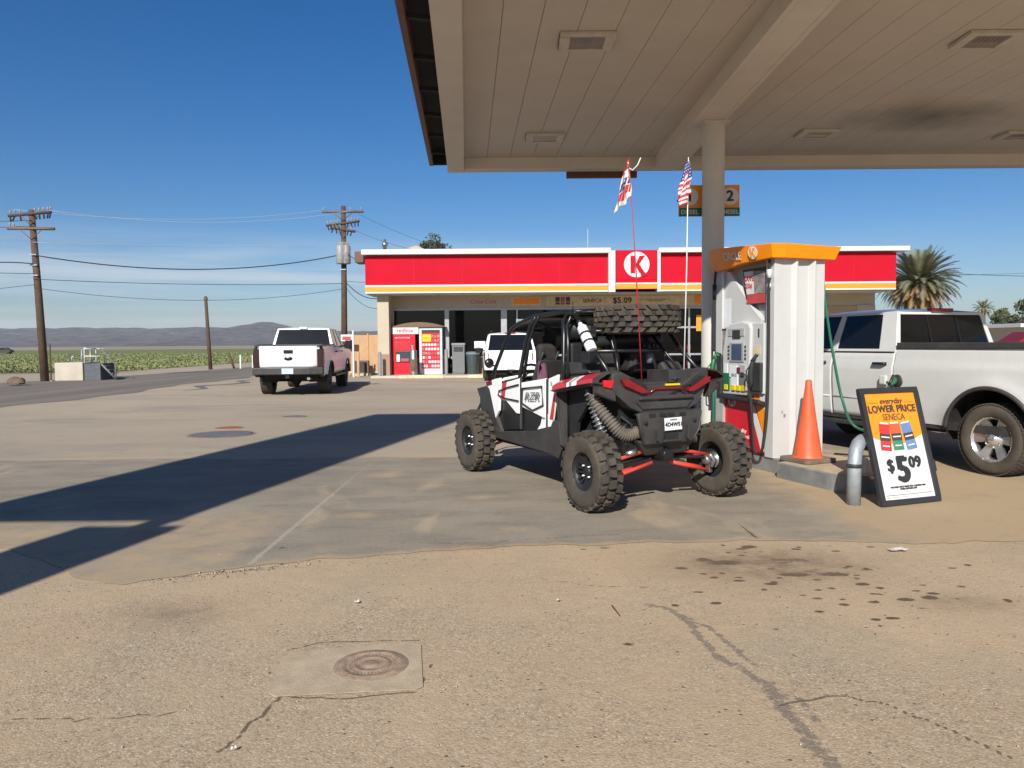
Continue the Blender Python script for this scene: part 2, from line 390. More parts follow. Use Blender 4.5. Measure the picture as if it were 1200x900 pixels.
def vehicle(cfg):
    g = cfg; T = g['root']; W = 1.0; R = g['R']; paint = g['paint']; zt = 1.47 if not g.get('suv') else g['belt']; yr = g['yr']
    A = (0., g['wb']); yb, yc, yd, yf, yn = g['ys']     # bed end / cab start, door split, cab front, windscreen base, nose
    suv = bool(g.get('suv')); ra = R+g.get('gap', .10); zc = R+.02; zb = g.get('zb', .5)
    kw = dict(ra=ra, zc=zc, zb=zb)
    if not suv:
        mb = MB()
        for s in (-1, 1):
            mb.grid(side_grid(yr+.06, yb-.012, s, W, zt, A[:1], **kw))
            xi = .86
            mb.grid([[(s*.945,y,zt),(s*.93,y,zt+.03),(s*xi,y,zt+.03),(s*xi,y,1.12)] for y in (yr+.06, yb-.012)], smooth=False)
        mb.face([(-.86,yr+.06,1.12),(.86,yr+.06,1.12),(.86,yb-.012,1.12),(-.86,yb-.012,1.12)])
        mb.face([(-.945,yb-.012,.6),(.945,yb-.012,.6),(.945,yb-.012,zt),(-.945,yb-.012,zt)])
        mb.build('bed', paint, T, weld=True)
        mb = MB()
        for s in (-1, 1): mb.box((s*.9-.055, yr+.02, zt+.032), (s*.9+.055, yb-.015, zt+g.get('cap', .075)))
        mb.box((-.86,yb-.07,zt-.02),(.86,yb-.02,zt+.07))
        mb.build('bed_rail_cap', 'black_plastic', T, bevel=.012)
        mb = MB()     # tailgate
        mb.grid([[(x, yr+.03-.03*math.sin(PI*k/8)**.5-(.012 if k > 6 else 0), zb+.22+(zt+.02-zb-.22)*k/8) for k in range(9)] for x in np.linspace(-.80,.80,9)])
        tg = mb.build('tailgate', paint, T, solid=.05)
        mb = MB(); mb.box((-.13,yr-.025,1.27),(.13,yr+.01,1.38)); mb.build('tailgate_handle', 'gloss_black', tg, bevel=.012)
        mb = MB()
        mb.lathe([(0,-.012),(.10,-.010),(.12,.0),(.12,.02)], 'Y', o=(0,yr-.01,1.12), n=28); 
        for v in mb.bm.verts: v.co.z = 1.12+(v.co.z-1.12)*.5
        mb.build('emblem', 'gloss_black', tg)
        tail_y = yr
    else:
        mb = MB()
        for s in (-1, 1): mb.grid(side_grid(yr+.1, yb-.01, s, W, zt, A[:1], **kw))
        mb.build('rear_quarter', paint, T)
        tail_y = yr+.02
    for s in (-1, 1):   # tail lights wrap the corner
        mb = MB(); z0, z1 = (.86,1.40) if not suv else (.78,1.08)
        mb.prism([(s*.80,tail_y-.005,z0),(s*.965,tail_y+.015,z0),(s*.985,tail_y+.12,z0),(s*.80,tail_y+.10,z0)], (-.0*s,0,z1-z0))
        mb.build('tail_light', g['lens'], T, bevel=.012)
    # rear bumper
    mb = MB(); bz = zb+.02
    mb.prism([(-1.0,tail_y+.02,bz),(-.98,tail_y-.10,bz),(-.6,tail_y-.16,bz),(.6,tail_y-.16,bz),(.98,tail_y-.10,bz),(1.0,tail_y+.02,bz),(.9,tail_y+.12,bz),(-.9,tail_y+.12,bz)], (0,0,.22))
    bu = mb.build('rear_bumper', g['bumper'], T, bevel=.03, seg=3)
    mb = MB(); mb.box((-.16,tail_y-.175,bz+.03),(.16,tail_y-.163,bz+.19)); mb.build('licence_plate', 'plate_blue', bu)
    mb = MB(); mb.box((-.05,tail_y-.2,bz-.10),(.05,tail_y+.2,bz-.01)); mb.build('tow_hitch', 'dark', bu)
    # doors and front wings
    for s in (-1, 1):
        for (a, b, nm) in ((yb+.004, yc-.005, 'door'), (yc+.005, yd-.005, 'door'), (yd+.005, yn-.05, 'front_wing')):
            mb = MB(); top = g.get('belt', 1.45) if nm == 'door' else (lambda y: g.get('belt',1.45)-.05-.10*max(0,(y-yd)/(yn-yd))**2)
            mb.grid(side_grid(a+.004, b-.004, s, W, top, A, **kw)); d = mb.build(nm, paint, T, solid=.02)
            mb = MB(); mb.prism([(s*.915,b-.02,zb+.03),(s*.915,b+.03,zb+.03),(s*.915,b+.03,top-.02 if nm == 'door' else zb+.4),(s*.915,b-.02,top-.02 if nm == 'door' else zb+.4)], (-s*.02,0,0)); mb.build('door_jamb', 'dark', d)
            if nm == 'door' and not suv:
                mb = MB(); mb.tube([(s*(prof_x(.80,1.)+.002),a+.03,.80),(s*(prof_x(.80,1.)+.002),b-.03,.80)], .010, 6); mb.build('side_trim', g['paint'], d)
                mb = MB(); mb.tube([(s*.953,a+.02,1.455),(s*.953,b-.02,1.455)], .012, 6); mb.build('window_seal', 'gloss_black', d)
            if nm == 'door':
                h0 = a+.10; hz = g.get('belt',1.45)-.15
                mb = MB(); mb.tube([(s*1.0,h0,hz),(s*1.035,h0+.03,hz),(s*1.035,h0+.2,hz),(s*1.0,h0+.23,hz)], .020, 8); mb.build('handle', 'gloss_black' if not g.get('chrome_handle') else 'chrome', d)
        mb = MB(); mb.box((s*.93-.05,yb+.05,zb-.14),(s*.93+.09,yd-.1,zb-.07)); mb.build('side_step', 'black_plastic', T, bevel=.02)
        mb = MB(); mb.box((s*.90-.05,yr+.1,zb-.05),(s*.90+.03,yn-.3,zb+.05)); mb.build('sill', 'black_plastic', T)
        for ya in A:   # arch lip and liner
            mb = MB(); pts = [(s*(prof_x(zc+ra*math.sin(t), W)+.042), ya+(ra-.004)*math.cos(t), max(zc+(ra-.004)*math.sin(t), zb-.02)) for t in np.linspace(.05, PI-.05, 26)]
            mb.tube(pts, .026, 8); mb.build('arch_lip', 'black_plastic', T)
            mb = MB(); mb.lathe([(ra+.01, s*.96), (ra+.01, s*.45), (.1, s*.45)], 'X', o=(0,ya,zc), n=28, a0=-.15, a1=PI+.15); mb.build('arch_liner', 'dark', T)
    # hood, grille, front bumper
    mb = MB(); mb.grid([[(x, y, g.get('belt',1.45)-.05-.10*max(0,(y-yd)/(yn-yd))**2+.07*(1-(x/.95)**4)) for x in np.linspace(-.955,.955,13)] for y in np.linspace(yd-.02, yn-.04, 10)]); mb.build('hood', paint, T, solid=.03)
    mb = MB(); mb.box((-.72,yn-.06,.82),(.72,yn,1.30)); 
    for k in range(5): mb.box((-.70,yn,.86+k*.09),(.70,yn+.02,.91+k*.09))
    mb.build('grille', 'chrome', T, bevel=.01)
    for s in (-1, 1):
        mb = MB(); mb.box((min(s*.73,s*.96),yn-.14,.92),(max(s*.73,s*.96),yn-.01,1.26)); mb.build('headlight', 'plate', T, bevel=.03)
    mb = MB(); mb.prism([(-1.0,yn-.2,.5),(-.98,yn+.02,.5),(-.6,yn+.12,.5),(.6,yn+.12,.5),(.98,yn+.02,.5),(1.0,yn-.2,.5)], (0,0,.3)); mb.build('front_bumper', g['bumper'], T, bevel=.03)
    mb = MB(); mb.box((-.74,yr+.25,zb-.12),(.74,yn-.15,zb+.30)); 
    mb.tube([(-.7,0,R),(.7,0,R)], .07); mb.tube([(-.7,g['wb'],R),(.7,g['wb'],R)], .06); mb.lathe([(0,-.16),(.14,-.1),(.16,0),(.14,.1),(0,.16)], 'Y', o=(0,0,R), n=16)
    mb.build('chassis', 'dark', T)
    mb = MB(); mb.tube([(.55,yr+.5,zb-.1),(.55,yr+.0,zb-.10)], .045, 12); mb.build('exhaust', 'steel', T)
    # greenhouse
    zr = g['zr']; xb, xt = .945, .79; cab = MB(); ci = g['cab']; yw0, yw1, y2, y3 = ci['rear_b'], ci['rear_t'], ci['front_t'], ci['front_b']
    z0, z1 = g.get('belt', 1.45), zr-.06
    panes = []
    def X(z): return xb+(xt-xb)*(z-z0)/(z1-z0)
    splits = [(yw0, yw1)] + ci['splits'] + [(y3, y2)]
    for s in (-1, 1):
        for k in range(len(splits)-1):
            (ab, at), (bb, bt) = splits[k], splits[k+1]; m0 = ci['m'][k]
            def q(fb, z):   # point at fraction fb between the two splits at height z
                t = (z-z0)/(z1-z0); a = ab+(at-ab)*t; b = bb+(bt-bb)*t; return (s*X(z), a+(b-a)*fb, z)
            gl = MB()
            cab.window([q(0,z0), q(1,z0), q(1,z1), q(0,z1)], [q(m0[0],z0+.05), q(m0[1],z0+.05), q(m0[1],z1-.035), q(m0[0],z1-.035)], (-s*.018,0,0), gl); panes.append(gl)
    for (yB, yT, sg) in ((yw0, yw1, 1), (y3, y2, -1)):
        gl = MB(); d = (0, .018*sg, 0)
        cab.window([(-xb,yB,z0),(xb,yB,z0),(xt,yT,z1),(-xt,yT,z1)], [(-xb+.10,yB+(yT-yB)*.10,z0+.055),(xb-.10,yB+(yT-yB)*.10,z0+.055),(xt-.045,yB+(yT-yB)*.92,z1-.04),(-xt+.045,yB+(yT-yB)*.92,z1-.04)], d, gl); panes.append(gl)
    nx = 12
    cab.grid([[(x*xt, y+(.0 if 0<j<8 else 0), z1+.062*(1-abs(x)**3.2)*(1-abs(2*j/8-1)**4*.8)) for x in np.linspace(-1,1,nx+1)] for j, y in enumerate(np.linspace(yw1, y2, 9))])
    cab.face([(-xb,yw0,z0-.6),(xb,yw0,z0-.6),(xb,yw0,z0),(-xb,yw0,z0)])
    cab.build('cab', paint, T, weld=True, bevel=.02, seg=3)
    for gl in panes: gl.build('window', g.get('glass', 'glass_dark'), T)
    if g.get('third'):
        mb = MB(); mb.box((-.20,yw1-.035,z1-.005),(.20,yw1+.06,z1+.05)); mb.build('brake_light', 'lens_red', T, bevel=.012)
    for s in (-1, 1):
        mm = part('wing_mirror', T); mb = MB(); mb.tube([(s*.93,yd-.45,z0+.02),(s*1.10,yd-.45,z0+.05)], .025); mb.build('mirror_arm', 'gloss_black', mm)
        mb = MB(); mb.box((min(s*1.08,s*1.30),yd-.50,z0-.07),(max(s*1.08,s*1.30),yd-.38,z0+.25-.1*suv)); mb.build('mirror_shell', 'gloss_black', mm, bevel=.035, seg=3)
    ty = tyre_mb(R, g['tw'], g['rim'], 52, .012, False).build('tyre', ['tyre','rubber']); 
    for s in (-1, 1):
        rm = rim_mb(g['rim'], g['tw'], s, g.get('spokes', 6), 'truck').build('rim', [g['rimmat'], 'dark', 'chrome'])
        for ya in A: wheel(T, ty, rm, (s*(.99-g['tw']/2), ya, R))
        bpy.data.objects.remove(rm)
    bpy.data.objects.remove(ty)
    return T
# ------------------------------------------------------------------ the four-seat side-by-side buggy
UT = thing('off_road_buggy', 'white, red and black four seat off road buggy with a spare wheel on top', 'buggy', (1.455,7.655,0), 27)
def pan(name, poly, X, mat, parent=UT, th=.03, both=True, bev=.008, lab=None):
    """side panel: outline in (y, z), X a number or function of (y, z); one mesh per side"""
    for s in ((-1, 1) if both else (-1,)):
        mb = MB(); f = X if callable(X) else (lambda y, z: X)
        a = [mb.bm.verts.new((s*f(y,z), y, z)) for y, z in poly]; b = [mb.bm.verts.new((s*(f(y,z)-th), y, z)) for y, z in poly]; n = len(a)
        mb.bm.faces.new(a); mb.bm.faces.new(b[::-1])
        for i in range(n): mb.bm.faces.new((a[i], a[(i+1)%n], b[(i+1)%n], b[i]))
        bmesh.ops.triangulate(mb.bm, faces=[f for f in mb.bm.faces if len(f.verts) > 4])
        o = mb.build(name, mat, parent, bevel=bev)
        if lab: o['label'] = lab
    return o
def bx(y, z): return .665 + .04*max(0, (z-.75))*0 - .05*max(0, z-1.12) - .12*max(0, .62-z)
def bxo(d): return lambda y, z: bx(y, z)+d
# tub behind the panels
mb = MB()
for s in (-1, 1):
    mb.prism([(s*.62,y,z) for y, z in [(2.35,.44),(.85,.40),(.74,.75),(.80,1.18),(1.05,1.17),(1.7,1.12),(2.25,1.08),(2.5,.9)]], (-s*.05,0,0))
mb.box((-.60,.75,.40),(.60,2.75,.50)); mb.box((-.45,2.4,.45),(.45,3.1,.95)); mb.box((-.6,2.2,.5),(.6,2.32,1.12)); mb.box((-.60,.70,.5),(.60,.80,1.2))
mb.build('tub', 'dark', UT)
pan('front_fender', [(2.85,1.04),(2.62,1.08),(2.50,1.06),(2.33,.70),(2.16,.47),(2.36,.46),(2.58,.66)], lambda y,z: bx(y,z)+.04*max(0,y-2.2), 'black_plastic')
pan('front_side_panel', [(2.63,1.115),(2.36,1.18),(2.205,1.20),(2.215,.99),(2.235,.80),(2.335,.70),(2.50,1.045)], bxo(.012), 'white_paint')
pan('front_decal', [(2.60,1.128),(2.44,1.165),(2.42,1.11),(2.57,1.08)], bxo(.016), 'maroon', th=.01, bev=0)
fd = pan('front_door', [(2.19,1.125),(1.70,1.215),(1.70,.80),(1.78,.80),(2.04,.93),(2.18,.93)], bxo(.010), 'white_paint')
pan('door_stripe', [(2.135,1.137),(2.02,1.157),(2.085,.935),(2.175,.935)], bxo(.016), 'red_paint', th=.012, bev=.002)
pan('lower_door_panel', [(2.20,.93),(2.04,.93),(1.78,.79),(1.70,.74),(1.68,.62),(2.2,.56)], bxo(-.02), 'gloss_black')
rd = pan('rear_door', [(1.655,1.165),(1.09,1.235),(1.085,.80),(1.13,.80),(1.63,.885)], bxo(.010), 'white_paint')
pan('lower_door_panel', [(1.66,.885),(1.13,.79),(1.09,.72),(1.30,.64),(1.66,.60)], bxo(-.02), 'gloss_black')
for y0, y1 in ((1.665,1.692),(1.025,1.078)): pan('door_pillar', [(y0,.62),(y1,.62),(y1,1.23),(y0,1.23)], bxo(.014), 'black_plastic')
pan('rear_quarter_panel', [(1.02,1.235),(.83,1.285),(.845,1.12),(.93,.80),(.97,.72),(1.28,.655),(1.09,.79),(1.02,.86)], bxo(.012), 'white_paint')
pan('quarter_stripe', [(.885,1.10),(.86,1.08),(.925,.80),(.985,.80)], bxo(.018), 'red_paint', th=.012, bev=.002)
pan('rocker_panel', [(2.42,.60),(2.38,.45),(1.05,.415),(.86,.385),(.76,.50),(.74,.80),(.92,.79),(.97,.715),(1.28,.648),(1.68,.605),(2.2,.55)], bxo(.02), 'black_plastic', bev=.015)
for s in (-1, 1):    # white door frame lines and black bars
    mb = MB()
    for P in ([(1.60,1.10),(1.15,1.145),(1.12,.94),(1.36,.865),(1.61,.93),(1.60,1.10)], [(1.70,1.14),(2.0,1.09),(2.21,1.04),(2.23,.99),(2.05,.96),(1.70,.95)]):
        mb.tube([(s*(bx(y,z)+.022), y, z) for y, z in P], .0095, 6)
    mb.build('door_bar', 'gloss_black', UT)
text('door_lettering', 'RZR', .125, 'bin_grey', UT, (0,0,0), M4=frame((-.698,1.365,1.02), (0,-1,.06), (0,.1,1)), bold=.0012, sx=1.5, shear=.35)
text('quarter_lettering', 'S', .07, 'poster_grey', UT, (0,0,0), M4=frame((-.69,.93,1.18), (0,-1,.2), (0,.1,1)))
# hood
mb = MB(); mb.grid([[(x*(.62-.12*t), 2.2+1.0*t, 1.20-.28*t+.05*(1-x*x)) for x in np.linspace(-1,1,9)] for t in np.linspace(0,1,7)]); mb.build('hood', 'white_paint', UT, solid=.03)
mb = MB(); mb.prism([(-.5,3.2,.92),(.5,3.2,.92),(.42,3.3,.55),(-.42,3.3,.55)], (0,-.06,0)); mb.build('front_grille', 'black_plastic', UT, bevel=.02)
mb = MB(); mb.tube([(-.4,3.28,.5),(-.42,3.42,.7),(-.3,3.44,.9),(.3,3.44,.9),(.42,3.42,.7),(.4,3.28,.5)], .022); mb.build('front_bumper', 'gloss_black', UT)
for s in (-1, 1):
    mb = MB(); mb.prism([(s*.5,3.15,.98),(s*.22,3.22,.92),(s*.25,3.24,.84),(s*.5,3.2,.88)], (0,-.05,0)); mb.build('headlight', 'plate', UT, bevel=.01)
# rear fenders: coloured top flare
def fender(t, u):  # t along (1 front -> 0 tail), u across (0 inner top, 1 outer edge, 2 lip)
    y = -.10+.86*t; z = 1.305-.13*max(0,t-.12)**1.15
    w_ = .775+.03*t
    return {0: (.55, y+.03*t, z+.045), 1: (w_-.10, y, z+.025), 2: (w_, y, z-.03), 3: (w_+.004, y, z-.07), 4:(w_-.09,y,z-.10)}[u]
for s in (-1, 1):
    mb = MB()
    T = np.linspace(0,1,20); rows = [[(s*p[0], p[1], p[2]) for p in (fender(t,u) for u in range(5))] for t in T]
    def fm(i, j):
        t = i/19
        if j in (1, 2) and .10 < t < .42: return 1
        if j in (1, 2) and (.42 <= t < .50 or .56 <= t < .62): return 2
        if j in (1, 2) and (.5 <= t < .56): return 3
        if j in (1, 2) and .62 <= t < .90: return 1
        if j in (1, 2) and t >= .90: return 2
        return 0
    mb.grid(rows, fm, smooth=False); mb.build('rear_fender', ['black_plastic','red_paint','white_paint','galv'], UT, solid=.015)
    mb = MB()   # inner arch panel
    mb.prism([(s*.60,y,z) for y, z in [(.76,.50),(.74,.9),(.80,1.2),(-.05,1.28),(-.05,1.10),(.3,1.05),(.55,.8),(.62,.5)]], (-s*.04,0,0)); mb.build('arch_panel', 'dark', UT)
    mb = MB(); mb.prism([(s*.71,.76,1.16),(s*.73,.74,1.1),(s*.70,.72,.55),(s*.62,.70,.5),(s*.60,.74,1.16)], (0,.03,0)); mb.build('arch_edge', 'black_plastic', UT, bevel=.01)
    mb = MB(); mb.prism([(s*.60,-.118,1.255),(s*.70,-.10,1.262),(s*.715,-.10,1.20),(s*.63,-.118,1.18)], (0,.05,0))
    if s > 0: bmesh.ops.translate(mb.bm, verts=mb.bm.verts, vec=(-.03,.09,-.03))
    mb.build('side_lamp', 'lens_bright', UT, bevel=.005)
    mb = MB(); mb.prism([(s*.58,-.105,1.20),(s*.75,-.07,1.225),(s*.74,-.04,1.13),(s*.57,-.105,1.05)], (0,.10,0)); mb.build('fender_corner', 'black_plastic', UT, bevel=.012)
# tail fascia
mb = MB()
mb.prism([(-.60,-.10,1.33),(-.49,-.12,1.335),(-.22,-.14,1.205),(.22,-.14,1.205),(.47,-.12,1.335),(.585,-.10,1.36),(.585,-.10,1.24),(.50,-.13,1.10),(.40,-.13,.985),(.28,-.13,.935),(-.28,-.13,.935),(-.40,-.13,.985),(-.54,-.13,1.10),(-.60,-.10,1.18)], (0,.16,0))
fa = mb.build('tail_fascia', 'black_plastic', UT, bevel=.018, seg=3)
mb = MB(); mb.prism([(-.35,-.150,1.04),(.35,-.150,1.04),(.27,-.15,.965),(-.27,-.15,.965)], (0,.03,0)); mb.prism([(-.30,-.165,1.10),(.34,-.165,1.10),(.36,-.165,1.06),(-.32,-.165,1.06)], (0,.04,0)); mb.build('tail_ridge', 'black_plastic', fa, bevel=.012)
for s in (-1, 1):
    mb = MB(); mb.prism([(s*.545,-.165,1.265),(s*.48,-.165,1.275),(s*.25,-.175,1.155),(s*.255,-.175,1.128),(s*.32,-.172,1.125),(s*.51,-.165,1.205)], (0,.05,0)); mb.build('tail_light', 'lens_red', UT, bevel=.006)
    mb = MB(); mb.prism([(s*.46,-.168,1.265),(s*.36,-.172,1.21),(s*.28,-.174,1.175),(s*.26,-.178,1.195),(s*.42,-.17,1.285)], (0,.02,0)); mb.build('lamp_recess', 'dark', UT)
mb = MB(); mb.tube([(-.225,-.155,1.13),(-.15,-.158,1.165),(.15,-.158,1.165),(.225,-.155,1.13)], .009, 8); mb.build('light_bar', 'lens_red', UT)
mb = MB(); mb.box((-.02,-.150,1.192),(.16,-.139,1.210)); mb.build('warning_label', 'yellow', UT)
# lower bumper plate
mb = MB(); mb.prism([(-.30,-.16,.93),(-.20,-.17,.945),(.42,-.17,.945),(.50,-.16,.93),(.44,-.19,.74),(.36,-.16,.62),(-.22,-.16,.62),(-.27,-.19,.74)], (0,.05,0))
bp_ = mb.build('rear_bumper', 'black_plastic', UT, bevel=.015, seg=3)
for x in (-.17,-.04,.06,.20): mb = MB(); mb.box((x,-.176,.895),(x+.075,-.16,.925)); mb.build('bumper_slot', 'dark', bp_)
for x in (-.22,.38): mb = MB(); mb.lathe([(0,-.006),(.018,-.005),(.018,.02)], 'Y', o=(x,-.185,.84), n=10); mb.build('bumper_bolt', 'dark', bp_)
mb = MB(); mb.box((.0,-.200,.665),(.16,-.17,.735)); mb.build('bumper_slot', 'dark', bp_)
mb = MB(); mb.box((-.10,-.215,.66),(-.085,-.17,.76)); mb.box((.27,-.215,.66),(.285,-.17,.80)); mb.box((-.02,-.205,.645),(.20,-.18,.665)); mb.build('bumper_rib', 'black_plastic', bp_, bevel=.004)
mb = MB(); mb.prism([(-.01,-.215,.755),(.20,-.215,.76),(.20,-.205,.882),(-.01,-.205,.877)], (0,.008,0)); pl = mb.build('licence_plate', 'plate', UT, bevel=.003)
text('plate_number', '4D4W51', .055, 'ink', pl, (.095,-.217,.815), FRONT, bold=.0008)
text('plate_state', 'ARIZONA', .020, 'poster_grey', pl, (.095,-.214,.863), FRONT)
bp_.location = (-.06,0,0); pl.location = (-.065,0,0); fa.location = (-.02,0,0)
mb = MB(); mb.prism([(-.34,-.14,.66),(.36,-.14,.64),(.30,-.06,.50),(-.20,-.06,.50)], (0,.1,0)); mb.build('skid_plate', 'black_plastic', UT, bevel=.02)
# cargo deck, cargo box, engine
mb = MB(); mb.box((-.58,.02,1.10),(.58,.80,1.22)); mb.box((-.58,.0,1.2),(-.50,.80,1.30)); mb.box((.50,.0,1.2),(.58,.80,1.34)); mb.build('cargo_deck', 'black_plastic', UT, bevel=.02)
mb = MB(); mb.box((.13,-.02,1.21),(.50,.35,1.335)); mb.box((.15,-.03,1.24),(.30,-.02,1.31)); mb.box((.33,-.03,1.24),(.48,-.02,1.31)); mb.lathe([(.010,-.045),(.018,-.045),(.018,-.02)], 'Y', o=(.20,-.0,1.25), n=12); mb.build('cargo_box', 'black_plastic', UT, bevel=.018)
for x in (-.60,.35): mb = MB(); mb.prism([(x,.82,1.27),(x,.32,1.31),(x,.40,1.41),(x,.78,1.42)], (.25,0,0)); mb.build('intake_cover', 'black_plastic', UT, bevel=.02)
mb = MB(); mb.box((-.42,.05,.46),(.42,.72,1.10)); mb.build('engine_bay', 'dark', UT)
mb = MB(); mb.lathe([(0,-.02),(.14,-.02),(.17,.02),(.17,.12),(0,.14)], 'Y', o=(-.30,.0,.70), n=24); mb.lathe([(0,-.10),(.06,-.10),(.08,-.05),(.08,.1)], 'Y', o=(.02,-.05,.50), n=20); mb.tube([(-.35,.04,.6),(-.2,.0,.58),(-.05,.02,.6)], .05); mb.box((-.44,-.02,.52),(-.36,.1,.62))
for k in range(6): mb.lathe([(.15,.0),(.16,.005),(.16,.012),(.15,.016)], 'Y', o=(-.30,-.03+.025*k,.70), n=20)
mb.build('drivetrain', 'gloss_black', UT, bevel=.006)
mb = MB(); mb.lathe([(0,.0),(.09,.0),(.10,.03),(.10,.25)], 'Y', o=(-.16,-.09,.78), n=16); mb.build('exhaust_can', 'bark', UT)
mb = MB(); mb.prism([(-.13,-.11,.70),(-.06,-.11,.66),(-.06,-.11,.80),(-.14,-.11,.84)], (0,.04,0)); mb.build('heat_shield', 'steel', UT)
mb = MB(); mb.tube([(-.22,-.06,.90),(-.20,-.07,.80)], .012); mb.tube([(-.30,-.02,.92),(-.26,-.06,.88),(-.24,-.05,.93)], .011); mb.build('coolant_fitting', 'steel', UT); mb = MB(); mb.tube([(-.40,.0,.52),(-.33,-.03,.54),(-.28,-.02,.55)], .03); mb.build('coolant_fitting', 'steel', UT)
mb = MB()   # corrugated duct
P = []; R_ = []
ctrl = [Vector(p) for p in ((-.66,.18,1.10),(-.62,.12,.98),(-.54,.05,.85),(-.46,.0,.745),(-.38,-.03,.715),(-.28,-.05,.74))]
N = 96
for k in range(N+1):
    t = k/N*(len(ctrl)-1); i = min(int(t), len(ctrl)-2); f = t-i
    p0, p1, p2, p3 = ctrl[max(i-1,0)], ctrl[i], ctrl[i+1], ctrl[min(i+2,len(ctrl)-1)]
    P.append(.5*((2*p1)+(p2-p0)*f+(2*p0-5*p1+4*p2-p3)*f*f+(3*p1-p0-3*p2+p3)*f**3)); R_.append(.064 if k % 4 < 2 else .050)
mb.tube(P, R_, 14)
for f in mb.bm.faces: f.smooth = False
mb.build('air_duct', 'duct', UT)
# suspension
for s in (-1, 1):
    mb = MB(); a, b = Vector((s*.66,.22,1.12)), Vector((s*.56,.10,.62)); d = b-a; u = d.orthogonal().normalized(); v = d.normalized().cross(u)
    mb.tube([a+d*(k/220)+(u*math.cos(k*.33*1.0)+v*math.sin(k*.33))*.050 for k in range(221)], .010, 6); sp_ = mb.build('spring', 'spring', UT)
    mb = MB(); mb.tube([a-d*.1, a+d*.5, b+d*.1], [.035,.032,.025], 12); mb.build('damper', 'steel', sp_)
    for (p, q, nm) in (((s*.12,-.02,.555),(s*.66,.0,.445),'upper_arm'), ((s*.10,-.04,.425),(s*.68,.0,.275),'lower_arm')):
        mb = MB(); mb.tube([p, q], .019, 10); mb.build(nm, 'arm_red', UT)
    mb = MB(); mb.tube([(s*.30,.02,.372),(s*.56,.01,.318)], .024, 8); mb.tube([(s*.14,.3,.5),(s*.64,.06,.42)], .017); mb.build('trailing_arm', 'arm_red', UT)
    mb = MB(); mb.tube([(s*.08,.05,.47),(s*.70,.0,.41)], .02); mb.tube([(s*.6,.75,.55),(s*.64,.05,.34)], .035); mb.build('drive_shaft', 'dark', UT)
    mb = MB(); mb.lathe([(0,s*.60),(.045,s*.60),(.055,s*.64),(.055,s*.70),(.085,s*.72),(.085,s*.73),(0,s*.74)], 'X', o=(0,0,.392), n=16); mb.cbox((s*.665,0,.36),(.04,.07,.20)); mb.tube([(s*.62,-.06,.46),(s*.66,-.09,.40),(s*.65,-.06,.33)], .025); mb.build('hub', 'steel', UT, bevel=.006)
    for (p, q) in (((s*.22,2.62,.56),(s*.68,2.65,.46)), ((s*.22,2.5,.46),(s*.68,2.62,.30)), ((s*.22,2.85,.46),(s*.68,2.68,.30))):
        mb = MB(); mb.tube([p, q], .018, 10); mb.build('front_arm', 'arm_red', UT)
    mb = MB(); mb.tube([(s*.42,2.6,.98),(s*.55,2.62,.5)], .05); mb.build('front_damper', 'gloss_black', UT)
# wheels
ty = tyre_mb(.392, .25, .185, 22, .034, True, 1).build('tyre', ['tyre','rubber'])
for s in (-1, 1):
    rm = rim_mb(.19, .22, s, 8, 'sport').build('rim', ['sat_black', 'dark', 'steel'])
    for y in (0, 2.71): wheel(UT, ty, rm, (s*.79, y, .392))
    bpy.data.objects.remove(rm)
bpy.data.objects.remove(ty)
sw = part('spare_wheel', UT, (.09,.47,1.855), (rad(-1.5), rad(90), 0)); sw['label'] = 'spare wheel lying flat above the cargo deck'
st = tyre_mb(.455, .29, .20, 22, .036, True, 2).build('tyre', ['tyre','rubber'], sw)
sr = rim_mb(.205, .26, -1, 8, 'sport').build('rim', ['gloss_black','dark','steel'], sw)
# roll cage
cg = MB(); r = .024
for s in (-1, 1):
    cg.tube([(s*.64,2.50,1.10),(s*.62,2.46,1.28),(s*.585,2.27,1.58),(s*.56,2.14,1.77),(s*.55,1.98,1.84),(s*.54,1.56,1.925),(s*.53,1.0,1.945),(s*.53,.66,1.92)], r, 10)
    cg.tube([(s*.63,1.80,1.12),(s*.61,1.77,1.32),(s*.58,1.71,1.62),(s*.555,1.63,1.82),(s*.54,1.53,1.92)], r, 10)
    cg.tube([(s*.63,1.70,1.12),(s*.58,1.63,1.62),(s*.55,1.54,1.83),(s*.54,1.45,1.925)], r*.8, 10)
    cg.tube([(s*.63,.78,1.15),(s*.60,.82,1.42),(s*.565,.87,1.68),(s*.54,.92,1.84),(s*.53,.86,1.92),(s*.53,.76,1.945)], r, 10)
    cg.tube([(s*.62,.70,1.25),(s*.57,.78,1.62),(s*.545,.84,1.80),(s*.53,.78,1.90)], r*.8, 10)
    cg.tube([(s*.53,.70,1.925),(s*.535,.52,1.76),(s*.545,.30,1.53),(s*.56,.0,1.29)], r, 10)
    cg.tube([(s*.20,.70,1.90),(s*.22,.52,1.72),(s*.24,.30,1.27)], r*.8, 10)
    cg.tube([(s*.40,.10,1.28),(s*.24,.42,1.70)], r*.7, 8); cg.tube([(s*.12,.62,1.28),(s*.30,.55,1.72)], r*.7, 8)
for (y, z, x) in ((2.14,1.77,.56),(1.56,1.925,.54),(.74,1.945,.53),(.52,1.735,.535),(.30,1.53,.545),(.80,1.40,.60)): cg.tube([(-x,y,z),(x,y,z)], r*.85, 10)
cg.build('roll_cage', 'gloss_black', UT)
mb = MB(); mb.grid([[(x*.53, y, z+.03*(1-x*x)) for x in np.linspace(-1,1,7)] for y, z in ((2.12,1.80),(1.9,1.885),(1.55,1.945),(1.0,1.965),(.72,1.955))]); mb.build('roof_panel', 'gloss_black', UT, solid=.02)
